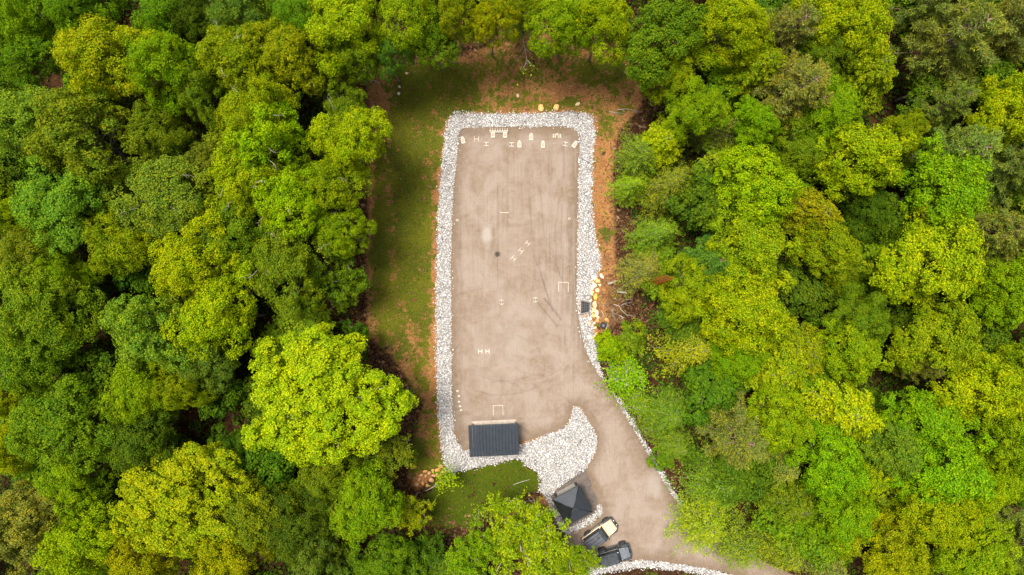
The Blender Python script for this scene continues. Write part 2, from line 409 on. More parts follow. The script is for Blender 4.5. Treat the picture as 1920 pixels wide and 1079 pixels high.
# ------------------------------------------------------------------ the ground and the yard
rs = np.random.RandomState(11)
def make_ground():
    fx = np.arange(-19.5, 21.01, 0.3); fy = np.arange(-33.0, 30.01, 0.3)
    xs = np.concatenate([[-900, -500, -250, -140, -100], np.arange(-80, -19.6, 2.0), fx, np.arange(22.5, 81, 2.0), [100, 140, 250, 500, 900]])
    ys = np.concatenate([[-900, -500, -250, -120, -80], np.arange(-60, -33.4, 2.0), fy, np.arange(31.5, 60, 2.0), [80, 120, 250, 500, 900]])
    X, Y = np.meshgrid(xs, ys); x = X.ravel(); y = Y.ravel()
    z = height(x, y)
    dc = -sdf(x, y, CLEAR)                                   # + inside the clearing
    db = sdf(x, y, BAND); dy = sdf(x, y, YARD)
    dbe = np.minimum(np.minimum(db, dy), np.minimum(sdf(x, y, EDGE), sdf(x, y, FOOT)))
    left = sstep(-3, -6.5, x)
    nz = vnoise(x, y, 0.45, 2) * 0.6 + vnoise(x, y, 1.3, 3) * 0.4
    grass = (0.86 + .08 * sstep(16, 20, y)) * sstep(0.6, 2.6, dc) * sstep(-0.35, 0.4, dbe + (vnoise(x, y, .9, 21) - .5) * 1.0) * (0.62 + 0.38 * left)
    soil = 0.9 * sstep(0.4, 2.2, dc) * (1 - .75 * sstep(8.8, 10.0, x) * sstep(-4, -6, y)) * (1 - .45 * sstep(9.8, 11, x) * sstep(2.5, 0, y)) * (1 - .6 * sstep(-24, -28, y))
    dl = -sdf(x, y, LOWGRASS)
    grass = np.maximum(grass * sstep(0.5, -0.5, dl), 1.2 * sstep(-0.6, 0.3, dl))
    soil = soil * (1 - .6 * sstep(-1.6, -0.6, dl))
    def blob(px, py, rx, ry, a):
        nonlocal grass
        cx, cy = P0(px, py)
        q = np.exp(-(((x - cx) * S / rx) ** 2 + ((y - cy) * S / ry) ** 2))
        grass = np.clip(grass + a * q, 0, 1.2)
    # bare and grassy patches seen in the photo
    for b in [(1060,172,70,14,-0.6),(720,180,22,50,-0.8),(690,300,14,200,-0.9),(880,165,60,14,-0.25),(870,115,40,10,-0.5),(1160,420,30,200,-0.75),(1140,350,22,80,-0.5),
              (1000,60,70,30,-0.9),(1210,200,16,70,-0.8),(790,150,30,30,0.5),(1150,130,60,40,0.5),(1140,240,26,22,0.5),(1138,440,14,22,0.8),(770,400,26,160,0.35),
              (718,480,14,120,0.4),(736,420,9,110,-0.45),(810,500,8,300,-0.3),(810,700,14,70,-0.5),(770,640,10,30,-0.6),(800,820,12,30,-0.4),(770,850,24,30,0.5),(790,905,26,16,-1.2),
              (1150,560,40,60,-1.2),(870,905,26,9,-0.5),(890,925,12,9,-0.75),(905,942,18,4,-0.8),(925,905,8,5,-0.6),(975,880,20,4,-0.4),(940,895,6,12,-0.5),(1000,930,26,8,-0.9),(1220,1075,80,10,-0.9),(1200,830,40,100,-0.9),(1250,1078,50,6,0.2)]:
        blob(*b)
    grass = grass + (nz - 0.5) * 0.25 * (dc > 0)
    grass = np.clip(np.where(dc < 0.2, 0.0, grass), 0, 1.2)
    dark_green = sstep(-0.6, 0.6, dl)  # mask of darker green grass colour: lower grass and listed patches
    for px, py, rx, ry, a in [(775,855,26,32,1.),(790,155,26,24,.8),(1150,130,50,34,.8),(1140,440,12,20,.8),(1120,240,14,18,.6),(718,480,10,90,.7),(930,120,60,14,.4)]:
        cx, cy = P0(px, py); dark_green = np.maximum(dark_green, a * np.exp(-(((x - cx) * S / rx) ** 2 + ((y - cy) * S / ry) ** 2)))
    nx, ny = len(xs), len(ys)
    idx = np.arange(nx * ny).reshape(ny, nx)
    f = np.stack([idx[:-1, :-1], idx[:-1, 1:], idx[1:, 1:], idx[1:, :-1]], -1).reshape(-1, 4)
    z = z + (vnoise(x, y, 0.8, 7) - 0.5) * 0.18 * sstep(0.3, 2.0, dbe)
    me = quick_mesh('ground', np.stack([x, y, z], 1), f, 4, M['ground'], True, {'grass': grass, 'soil': soil, 'dark_green': dark_green})
    tag(link('ground', me), kind='structure')
    return x, y, grass
GX, GY, GG = make_ground()

def sheet(name, pl, z, mat, cell, attrs_fn=None, grow=0.0):
    lo = pl.min(0) - cell; hi = pl.max(0) + cell
    xs = np.arange(lo[0], hi[0], cell); ys = np.arange(lo[1], hi[1], cell)
    X, Y = np.meshgrid(xs, ys)
    jit = (vnoise(X, Y, 2.2, 4) - 0.5) * 0.22
    ins = sdf(X, Y, pl) < grow + jit
    cellin = ins[:-1, :-1] & ins[:-1, 1:] & ins[1:, 1:] & ins[1:, :-1]
    idx = np.arange(X.size).reshape(X.shape)
    f = np.stack([idx[:-1, :-1], idx[:-1, 1:], idx[1:, 1:], idx[1:, :-1]], -1)[cellin]
    used, inv = np.unique(f.ravel(), return_inverse=True)
    x = X.ravel()[used]; y = Y.ravel()[used]
    at = attrs_fn(x, y) if attrs_fn else None
    zz = np.full(len(x), z) if not callable(z) else z(x, y)
    me = quick_mesh(name, np.stack([x, y, zz], 1), inv.reshape(-1, 4), 4, mat, True, at)
    return tag(link(name, me), kind='structure')

def yard_attrs(x, y):
    r = random.Random(3)
    px = x * S + 960; py = 539.5 - y * S
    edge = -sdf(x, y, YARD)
    mark = np.zeros(len(x)); rust = np.zeros(len(x)); pale = np.zeros(len(x))
    def stroke(pts, w, a, arr):
        for (ax, ay), (bx, by) in zip(pts[:-1], pts[1:]):
            ex, ey = bx - ax, by - ay
            t = np.clip(((px - ax) * ex + (py - ay) * ey) / (ex * ex + ey * ey), 0, 1)
            d = np.hypot(px - ax - t * ex, py - ay - t * ey)
            np.maximum(arr, a * np.exp(-(d / w) ** 2), out=arr)
    def blob(cx, cy, rx, ry, a, arr):
        q = np.hypot((px - cx) / rx, (py - cy) / ry) + (vnoise(x, y, 1.6, 8) - 0.5) * 0.7
        np.maximum(arr, a * sstep(1.3, 0.2, q), out=arr)
    for p_, w, a in [([(1014,515),(1022,540),(1030,565),(1036,584)], 1.9, .5), ([(1008,567),(1025,588),(1045,612)], 2.0, .45), ([(1020,560),(1036,578),(1052,600)], 2.4, .5),
                    ([(1040,490),(1052,520),(1062,545)], 1.8, .45), ([(1000,480),(1012,505),(1018,525)], 1.8, .4)]:
        stroke(p_, w, a, mark)
    # wheel tracks up and down the lot
    for i in range(30):
        x0 = r.choice([r.uniform(862, 1078), r.uniform(1035, 1078), r.uniform(1040, 1075)]); y0 = r.uniform(262, 520); ln = r.uniform(50, 220); b = r.uniform(-9, 9)
        a = r.uniform(.14, .34)
        for dx in (0, 22):
            stroke([(x0 + dx, y0), (x0 + dx + b * .4, y0 + ln * .5), (x0 + dx + b, y0 + ln)], r.uniform(1.4, 2.3), a * 1.05, mark if r.random() < .65 else pale)
    for i in range(46):                                       # fine grader lines lengthwise
        x0 = r.uniform(850, 1080); y0 = r.uniform(262, 500); ln = r.uniform(80, 260); b = r.uniform(-6, 6)
        stroke([(x0, y0), (x0 + b * .3, y0 + ln * .5), (x0 + b, y0 + ln)], r.uniform(.9, 1.5), r.uniform(.12, .3), mark if r.random() < .5 else pale)
    for i in range(26):                                       # turning arcs in the lower half
        cx = r.uniform(880, 1010); cy = r.uniform(660, 760); ra = r.uniform(24, 120); a0 = r.uniform(0, 6.3)
        stroke([(cx + ra * math.cos(a0 + t * .16), cy + ra * .62 * math.sin(a0 + t * .16)) for t in range(9)], r.uniform(1.5, 2.6), r.uniform(.15, .32), mark if r.random() < .6 else pale)
    for i in range(16):                                       # along the drive
        o = r.uniform(-26, 30); t = r.uniform(0, .4)
        q = [(1040 + o, 640), (1078 + o, 700), (1112 + o, 760), (1150 + o, 830), (1180 + o * 1.3, 900), (1205 + o * 1.4, 960), (1270 + o, 1020), (1380 + o, 1065)]
        k = int(t * 8); stroke(q[k:k + r.randint(3, 5)], r.uniform(1.2, 2.6), r.uniform(.08, .18), mark if r.random() < .6 else pale)
    blob(933, 477, 6, 8, .95, mark); blob(932, 477, 15, 16, .25, mark); blob(930, 455, 9, 26, .14, mark)
    blob(862, 405, 6, 22, .3, mark); blob(1066, 425, 8, 26, .2, mark); blob(860, 470, 6, 30, .25, mark)
    blob(956, 537, 16, 9, .2, mark); blob(1062, 575, 18, 24, .22, mark); blob(868, 815, 16, 40, .3, mark); blob(925, 787, 60, 10, .22, mark)
    blob(890, 250, 34, 10, .3, mark); blob(1070, 262, 18, 30, .25, mark); blob(950, 262, 14, 6, .2, mark); blob(1240, 1035, 90, 12, .2, mark)
    blob(913, 440, 11, 26, .7, pale); blob(1226, 898, 26, 40, .5, pale); blob(1236, 912, 12, 24, .35, pale); blob(925, 793, 48, 5, .6, pale); blob(958, 268, 20, 14, .25, pale); blob(950, 640, 60, 80, .28, pale); blob(1000, 600, 40, 50, .22, pale)
    blob(996, 555, 3.5, 6, .6, rust); blob(1048, 985, 6, 4, .2, rust)
    return {'edge': edge, 'mark': mark, 'rust': rust, 'pale': pale}

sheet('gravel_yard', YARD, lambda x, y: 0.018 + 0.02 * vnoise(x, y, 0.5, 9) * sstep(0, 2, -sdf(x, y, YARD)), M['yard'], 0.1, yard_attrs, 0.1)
for nm, pl, z in (('stone_border', BAND, 0.008), ('stone_verge', EDGE, 0.006), ('stone_verge', FOOT, 0.006)):
    sheet(nm, pl, z, M['bed'], 0.2, None, 0.0)
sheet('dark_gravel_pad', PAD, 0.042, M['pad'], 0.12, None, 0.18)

# ------------------------------------------------------------------ white stones (past counting)
ICO = None
def ico():
    global ICO
    if ICO is None:
        bm = bmesh.new(); bmesh.ops.create_icosphere(bm, subdivisions=1, radius=1.0)
        ICO = (np.array([v.co[:] for v in bm.verts]), np.array([[v.index for v in f.verts] for f in bm.faces])); bm.free()
    return ICO
def rotmats(n, rs):
    q = rs.normal(size=(n, 4)); q /= np.linalg.norm(q, axis=1)[:, None]
    w, x, y, z = q.T
    return np.stack([1-2*(y*y+z*z), 2*(x*y-z*w), 2*(x*z+y*w), 2*(x*y+z*w), 1-2*(x*x+z*z), 2*(y*z-x*w), 2*(x*z-y*w), 2*(y*z+x*w), 1-2*(x*x+y*y)], 1).reshape(n, 3, 3)
def scatter_stones(name, pls, spacing, smin, smax, stray=0.25):
    V, F = ico()
    lo = np.min([p.min(0) for p in pls], 0) - 0.6; hi = np.max([p.max(0) for p in pls], 0) + 0.6
    xs = np.arange(lo[0], hi[0], spacing); ys = np.arange(lo[1], hi[1], spacing)
    X, Y = np.meshgrid(xs, ys); x = X.ravel() + rs.uniform(-.5, .5, X.size) * spacing * 1.4; y = Y.ravel() + rs.uniform(-.5, .5, X.size) * spacing * 1.4
    d = np.min([sdf(x, y, p) for p in pls], 0)
    wob = (vnoise(x, y, 1.1, 6) - 0.5) * 0.5
    keep = (d < 0.02 + wob * 0.6) & ((d < -0.12) | (rs.rand(len(x)) < 0.75)) | ((d < stray) & (rs.rand(len(x)) < 0.07))
    keep &= sdf(x, y, PADIN) > 0
    dyd = sdf(x, y, YARD)
    keep &= (dyd > -0.05 + wob * 0.35) | ((dyd > -0.3) & (rs.rand(len(x)) < 0.05))
    x = x[keep]; y = y[keep]; n = len(x)
    sz = rs.uniform(smin, smax, n) * np.where(rs.rand(n) < 0.08, 1.5, 1.0)
    sc = sz[:, None] * rs.uniform(0.65, 1.15, (n, 3)) * 0.5
    R = rotmats(n, rs)
    vv = V[None] * rs.uniform(0.72, 1.2, (n, len(V), 1)) * sc[:, None, :]
    vv = np.einsum('nij,nkj->nki', R, vv)
    z = sz * rs.uniform(0.1, 0.42, n) + 0.012 + height(x, y)
    vv += np.stack([x, y, z], 1)[:, None, :]
    ff = F[None] + (np.arange(n) * len(V))[:, None, None]
    me = quick_mesh(name, vv.reshape(-1, 3), ff.reshape(-1, 3), 3, M['stones'])
    return tag(link(name, me), kind='stuff')
PADIN = poly([(1096,884),(1062,906),(1032,931),(1040,948),(1066,988),(1090,975),(1114,957),(1116,940),(1106,914)])
o = scatter_stones('white_stones', [BAND], 0.115, 0.07, 0.19); tag(o, 'bed of loose white broken stones around the gravel yard', 'stones')
o = scatter_stones('white_stones', [EDGE, FOOT], 0.112, 0.07, 0.19); tag(o, 'narrow verge of loose white stones along the driveway', 'stones')

# ------------------------------------------------------------------ grass blades and leaf litter (past counting)
def scatter_blades():
    n = 190000
    i = rs.randint(0, len(GX), n)
    x = GX[i] + rs.uniform(-.16, .16, n); y = GY[i] + rs.uniform(-.16, .16, n)
    pn = vnoise(x, y, 1.0, 12) * 0.6 + vnoise(x, y, 3.1, 13) * 0.4
    keep = (GG[i] * 0.9 + (pn - 0.5) * 1.3 > 0.45) & (np.abs(x) < 22) & (np.abs(y) < 32)
    for p in (YARD, EDGE, FOOT, PAD): keep &= sdf(x, y, p) > 0.05
    keep &= sdf(x, y, BAND) > 0.0
    x = x[keep]; y = y[keep]; n = len(x); z = height(x, y)
    big = np.where(rs.rand(n) < .12, 1.9, 1.0); h = rs.uniform(0.06, 0.2, n) * big; a = rs.uniform(0, 2 * PI, n); w = rs.uniform(0.02, 0.05, n); ln = rs.uniform(0.06, 0.26, n) * big; b = rs.uniform(0, 2 * PI, n)
    p = np.stack([x, y, z - 0.02], 1); u = np.stack([np.cos(a) * w, np.sin(a) * w, 0 * w], 1)
    tip = p + np.stack([np.cos(b) * ln, np.sin(b) * ln, h], 1)
    vv = np.stack([p - u, p + u, tip], 1).reshape(-1, 3)
    o = link('grass', quick_mesh('grass', vv, np.arange(len(vv)).reshape(-1, 3), 3, M['grass']))
    tag(o, 'patchy green and straw grass on the bank round the yard', 'grass', kind='stuff')
scatter_blades()
def scatter_litter():
    n = 90000
    x = rs.uniform(-21, 22, n); y = rs.uniform(-32, 31, n)
    dc = -sdf(x, y, CLEAR)
    cx, cy = P0(1155, 570)
    heap = np.exp(-(((x - cx) / 2.6) ** 2 + ((y - cy) / 4.2) ** 2))
    pr = np.where(dc > -3, np.clip(0.75 * sstep(3.0, 0.2, dc), 0, 1), 0) + heap + 0.05
    right = (x > 9.5) & (y > -8) & (y < 17); pr = pr + 0.15 * right
    keep = (rs.rand(n) < pr) & (dc > -4)
    for p in (YARD, EDGE, FOOT, PAD, BAND): keep &= sdf(x, y, p) > 0.1
    x = x[keep]; y = y[keep]; n = len(x); z = height(x, y) + rs.uniform(0.04, 0.13, n)
    a = rs.uniform(0, 2 * PI, n); L = rs.uniform(0.04, 0.16, n) * np.where(rs.rand(n) < 0.1, 2.2, 1); w = L * np.where(rs.rand(n) < 0.35, 0.14, 0.5)
    p = np.stack([x, y, z], 1); t = rs.uniform(-0.35, 0.35, n)
    u = np.stack([np.cos(a) * L, np.sin(a) * L, t * L], 1); v = np.stack([-np.sin(a) * w, np.cos(a) * w, rs.uniform(-.3, .3, n) * w], 1)
    vv = np.stack([p - u, p + v, p + u, p - v], 1).reshape(-1, 3)
    o = link('leaf_litter', quick_mesh('leaf_litter', vv, np.arange(len(vv)).reshape(-1, 4), 4, M['litter']))
    tag(o, 'brown dead leaves and bark chips under the wood edge', 'leaf litter', kind='stuff')
scatter_litter()

def scatter_undergrowth():
    n = 150000
    x = rs.uniform(-56, 56, n); y = rs.uniform(-33, 33, n)
    d = np.minimum(sdf(x, y, CLEAR), sdf(x, y, YARD))
    cl = vnoise(x, y, 0.5, 31) * .6 + vnoise(x, y, 1.4, 32) * .4
    keep = (d > 0.3 + (cl - .5) * 3) & (cl > .36)
    for p in (EDGE, FOOT, BAND): keep &= sdf(x, y, p) > 0.35
    cx, cy = P0(1155, 570); keep &= (((x - cx) / 2.2) ** 2 + ((y - cy) / 3.2) ** 2) > 1
    x = x[keep]; y = y[keep]; m = len(x)
    z = height(x, y) + rs.uniform(.1, 1.3, m) * np.clip((cl[keep] - .3) * 3, .2, 1)
    N = norm(rs.normal(size=(m, 3)) * .5 + np.array([0, 0, 1.])); L = .3 * rs.uniform(.6, 1.5, m)
    V = leaf_quads(np.stack([x, y, z], 1), N, L, L * .65, rs)
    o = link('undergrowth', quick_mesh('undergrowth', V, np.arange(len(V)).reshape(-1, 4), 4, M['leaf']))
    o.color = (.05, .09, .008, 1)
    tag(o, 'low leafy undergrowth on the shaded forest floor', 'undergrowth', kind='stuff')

# ------------------------------------------------------------------ rocks, logs and brush
def rock_mesh(name, mat, seed):
    bm = bmesh.new(); bmesh.ops.create_icosphere(bm, subdivisions=2, radius=0.5)
    r = random.Random(seed)
    pl = [(Vector((r.gauss(0, 1), r.gauss(0, 1), r.gauss(0, 1))).normalized(), r.uniform(0.3, 0.44)) for _ in range(9)]
    for v in bm.verts:
        for n, d in pl:
            k = v.co.dot(n) - d
            if k > 0: v.co -= n * k
        v.co += Vector((r.uniform(-1, 1), r.uniform(-1, 1), r.uniform(-1, 1))) * 0.012
    me = bpy.data.meshes.new(name); bm.to_mesh(me); bm.free(); me.materials.append(mat)
    return me
ROCKM = {}
def rock(px, py, lx, ly, rot, mat, label, group=None, i=[0]):
    i[0] += 1
    key = (mat, i[0] % 5)
    if key not in ROCKM: ROCKM[key] = rock_mesh('boulder', M[mat], i[0])
    o = link('boulder', ROCKM[key]); p = W(px, py)
    sx, sy = lx / S * 1.15, ly / S * 1.15; sz = min(sx, sy) * 0.75
    o.scale = (sx, sy, sz); o.rotation_euler = (0, 0, math.radians(rot)); o.location = (p.x, p.y, p.z + sz * 0.3)
    tag(o, label, 'rock', group)
RG = 'tumbled rocks between the white stones and the brush heap'
for a in [(1113.5,519.5,8,9,20,'white_rock','whitest block at the top end of the rock row by the brush heap',RG),
          (1127.7,517.5,6,12,35,'cream_rock','long cream rock apart from the rock row, tilted beside the bare soil',RG),
          (1121,528,9,8,0,'ochre_rock','yellow ochre rock behind the small white rock near the top of the row',RG),
          (1115.7,536,7,8,10,'cream_rock','rounded cream rock in the upper middle of the rock row',RG),
          (1120,544.7,10,8,15,'tan_rock','broad tan rock just above the bright orange rock',RG),
          (1117.3,556.7,9,13,-8,'orange_rock','bright orange upright rock in the middle of the rock row',RG),
          (1115.4,570.5,9,14,5,'tan_rock','largest tan slab level with the drain box',RG),
          (1114,581,8,10,-10,'tan_rock','tan rock wedged under the largest tan slab',RG),
          (1118.8,588.5,6.5,13,-5,'cream_rock','long pale cream slab below the tan slab',RG),
          (1113,592,7,8,30,'ochre_rock','ochre rock left of the long pale cream slab',RG),
          (1119,602,9,7,20,'rust_rock','rust coloured rock just left of the old tyre',RG),
          (1137,600,11,6,-40,'rust_rock','rust orange rock leaning above right of the old tyre',RG),
          (1096,592.5,8,6,20,'brown_rock','brown rock below the drain box among white stones',RG),
          (1105,607,5,7,0,'tan_rock','tan rock at the lower end of the row by white stones',RG),
          (1118,626,6,6,0,'orange_rock','small orange rock at the lime shrub above the driveway bend',RG),
          (1131.5,573.5,3.4,3.4,0,'white_rock','tiny white rock lying alone on the brush heap',RG),
          (1014.5,203.5,11,13,10,'ochre_rock','larger round ochre rock on the bank behind the stone border','ochre rocks on the bank behind the stones'),
          (1043,203,10,14,-20,'ochre_rock','pointed ochre rock on the bank, right of the round one','ochre rocks on the bank behind the stones'),
          (1083,196,9,6,30,'tan_rock','flat tan rock on the bank farthest right behind the stones','ochre rocks on the bank behind the stones'),
          (971,180,6,7,0,'tan_rock','small tan rock alone up the bank left of the ochre rocks','ochre rocks on the bank behind the stones'),
          (749,163,5,4,-40,'cream_rock','upper of two cream stones on the upper left bank','pale stones on the left bank'),
          (748,176,6,6,0,'cream_rock','lower of two cream stones on the upper left bank','pale stones on the left bank'),
          (763,138,6,4,0,'tan_rock','flat tan stone on the bank under the upper left trees','pale stones on the left bank')]:
    rock(*a)
rr = random.Random(4)
RL = ['beside the white stones below the whitest block', 'second below the whitest block by the stones', 'left of the rounded cream rock', 'below left of the rounded cream rock', 'above left of the bright orange rock', 'left of the bright orange rock',
      'left of the tan rock under the largest slab', 'among white stones right of the drain inlet foot', 'above the lower end of the rock row', 'between the pale slab and the old tyre', 'left of the old tyre at the row end', 'at the very bottom of the rock row', 'between the whitest block and the long cream rock', 'below the yellow ochre rock near the brush']
for i, (px, py) in enumerate([(1109,526.6),(1112,531),(1110,541),(1112,548),(1110,552),(1108,563),(1110,585),(1107,598),(1114,606),(1121,596),(1116,615),(1112,633),(1118,523),(1124,535)]):
    rock(px, py, rr.uniform(4.5, 7), rr.uniform(4.5, 7), rr.uniform(0, 180), rr.choice(['tan_rock', 'ochre_rock', 'cream_rock', 'ochre_rock']), 'small yellowish rock ' + RL[i], RG)
RH = 'brown rocks below the lower left corner of the stone border'
for px, py, lx, ly, rt, mt, lb in [(826,874,10,7,-10,'brown_rock','topmost brown rock beside the lower left corner of the stone border'),(821.5,881,11,8,20,'rust_rock','rust rock under the topmost one at the lower left stone corner'),
        (843,882.5,9,6,0,'tan_rock','tan rock at the very edge of the lower left stone corner')]:
    rock(px, py, lx, ly, rt, mt, lb, RH)
BR = [(812,882),(797,884),(805,887),(798,893),(813,892),(809,900),(820,891),(793,906),(801,910),(786,899),(829,886),(790,891),(782,908)]
ON = ['first', 'second', 'third', 'fourth', 'fifth', 'sixth', 'seventh', 'eighth', 'ninth', 'tenth', 'eleventh', 'twelfth', 'thirteenth', 'fourteenth', 'fifteenth', 'sixteenth']
for px, py in BR:
    rock(px, py, rr.uniform(6, 10), rr.uniform(5, 8), rr.uniform(0, 180), rr.choice(['brown_rock', 'rust_rock', 'brown_rock', 'tan_rock']), 'brown rock behind the small leaning sapling, ' + ON[sorted(BR).index((px, py))] + ' from the left', RH)

def branch(name, pts, r0, r1, mat, label, cat, group, lift=0.05, twigs=0, seed=1):
    r = random.Random(seed); q = []
    for i, (px, py) in enumerate(pts):
        p = W(px, py); t = i / (len(pts) - 1)
        q.append(Vector((p.x, p.y, p.z + r0 + lift + 0.12 * math.sin(PI * t) * (lift > 0.08))))
    o0 = q[0].copy(); mb = MB()
    n = len(q); rad = [r0 + (r1 - r0) * i / (n - 1) for i in range(n)]
    mb.tube([v - o0 for v in q], rad, 7)
    for k in range(twigs):
        t = r.uniform(0.25, 0.95) * (n - 1); i = int(t); b = q[i].lerp(q[min(i + 1, n - 1)], t - i) - o0
        d = (q[-1] - q[0]).normalized(); d.rotate(Matrix.Rotation(r.choice([-1, 1]) * r.uniform(.4, 1.0), 3, 'Z'))
        L = r.uniform(.35, .9); e = b + d * L + Vector((0, 0, r.uniform(0, .2)))
        mb.tube([b, (b + e) / 2 + Vector((r.uniform(-.05, .05), r.uniform(-.05, .05), .04)), e], [rad[i] * .6, rad[i] * .4, .008], 5)
    o = mb.build(name, M[mat]); o.location = o0
    return tag(o, label, cat, group)
BG = 'branches lying in the brush heap'
branch('log', [(1139,533),(1148,530),(1157,527)], .16, .13, 'grey_wood', 'thick grey log at the top of the brush heap', 'log', None)
branch('log', [(1157,547),(1166,548.5),(1175,549.5)], .12, .09, 'white_paint', 'pale peeled log pointing into the right hand trees', 'log', None)
for i, (pts, r0, lb) in enumerate([([(1150,571),(1160,574),(1164,581),(1171,588),(1178,594)], .05, 'long pale crooked branch across the brush heap'),
        ([(1146,560),(1153,560.5),(1158,558)], .05, 'short pale branch above the long crooked branch'), ([(1163,574),(1171,569),(1180,568)], .04, 'branch forking right from the middle of the brush heap'),
        ([(1146,580),(1152,590)], .07, 'stout brown stick in the lower brush heap'), ([(1127,582),(1132,592),(1136,598)], .04, 'brown stick beside the long pale cream slab'),
        ([(1151,592),(1151,600)], .04, 'upright stick near the bottom of the brush heap'), ([(1163,592),(1168,597)], .05, 'short pale stick low on the right of the brush heap'),
        ([(1132,572),(1145,566)], .03, 'thin stick beside the tiny white rock'), ([(1136,618),(1139,608)], .06, 'rust brown stick below the old tyre'),
        ([(1138,573),(1147,585),(1149,595)], .03, 'thin dark stick down the middle of the brush heap'), ([(1160,540),(1166,547)], .035, 'thin grey stick above the pale peeled log'),
        ([(1173,562),(1181,561)], .06, 'short log end under the trees right of the brush heap')]):
    branch('fallen_branch', pts, r0, r0 * .5, 'dead_wood' if i % 2 == 0 else 'bark', lb, 'branch', BG, .1, 2, i)
rr = random.Random(9)
for i in range(16):
    px = rr.uniform(1126, 1176); py = 537 + i * 4.4 + rr.uniform(-1, 1); a = rr.uniform(0, 6.3); L = rr.uniform(5, 12)
    branch('fallen_branch', [(px, py), (px + math.cos(a) * L * .5 + rr.uniform(-1, 1), py + math.sin(a) * L * .5), (px + math.cos(a) * L, py + math.sin(a) * L)], rr.uniform(.018, .04), .01, 'bark' if i % 3 else 'dead_wood', 'short broken twig on the brush heap, ' + ON[i] + ' from the top', 'branch', 'broken twigs on the brush heap', .12, 0, i)
branch('fallen_branch', [(1156,207),(1175,205),(1198,210)], .05, .02, 'dead_wood', 'long tan stick on the bank right of the stone border', 'branch', None, .05, 2, 31)
branch('fallen_branch', [(1142,210),(1155,212),(1170,214)], .04, .02, 'dead_wood', 'shorter tan stick on the bank nearest the stone border corner', 'branch', None, .05, 1, 32)
branch('fallen_branch', [(962,909),(976,904),(993,899)], .04, .03, 'dead_wood', 'pale straight stick on the lower grass patch', 'branch', None, .05, 0, 33)
branch('fallen_branch', [(955,943),(975,941),(1001,938)], .035, .02, 'dead_wood', 'pale thin stick on bare soil above the front tree', 'branch', None, .08, 1, 34)
branch('fallen_branch', [(1130,712+0),(1137,700)], .03, .02, 'bark', 'small stick beside the lime shrubs at the driveway bend', 'branch', None, .05, 0, 35)
branch('fallen_branch', [(1246,905),(1256,914),(1268,924)], .07, .04, 'bark', 'dark stick beside the stone verge low on the driveway', 'branch', None, .06, 1, 36)
branch('fallen_branch', [(1208,836),(1216,842)], .05, .03, 'bark', 'short dark stick beside the middle of the stone verge', 'branch', None, .06, 0, 37)

# ------------------------------------------------------------------ trees: prototypes
def leaf_quads(P, N, L, Wd, rs, fold=0.16, T=None):
    n = len(P)
    if T is None: T = rs.normal(size=(n, 3))
    T = T - N * np.sum(T * N, 1)[:, None]; T /= np.linalg.norm(T, axis=1)[:, None] + 1e-9
    B = np.cross(N, T)
    L = np.asarray(L).reshape(-1, 1); Wd = np.asarray(Wd).reshape(-1, 1)
    a = P - T * L * .5; c = P + T * L * .5
    b = P + B * Wd * .5 + N * L * fold; d = P - B * Wd * .5 + N * L * fold
    return np.stack([a, b, c, d], 1).reshape(-1, 3)

def norm(v): return v / (np.linalg.norm(v, axis=-1, keepdims=True) + 1e-9)

def limbs(mb, r, top, tips, r0=.26, base=0.0):
    mb.tube([(0, 0, base - .3), (r.uniform(-.1, .1), r.uniform(-.1, .1), top * .35), (r.uniform(-.2, .2), r.uniform(-.2, .2), top * .7), (0, 0, top)], [r0, r0 * .8, r0 * .5, .04], 8)
    for t in tips:
        t = Vector(t); z0 = max(top * .25, min(t.z - .25 * math.hypot(t.x, t.y) - r.uniform(.5, 2.0), top * .9))
        b = Vector((0, 0, z0)); mid = b.lerp(t, .5) + Vector((r.uniform(-.3, .3), r.uniform(-.3, .3), r.uniform(.1, .5)))
        mb.tube([b, mid, t], [r0 * .38, r0 * .24, .02], 5)

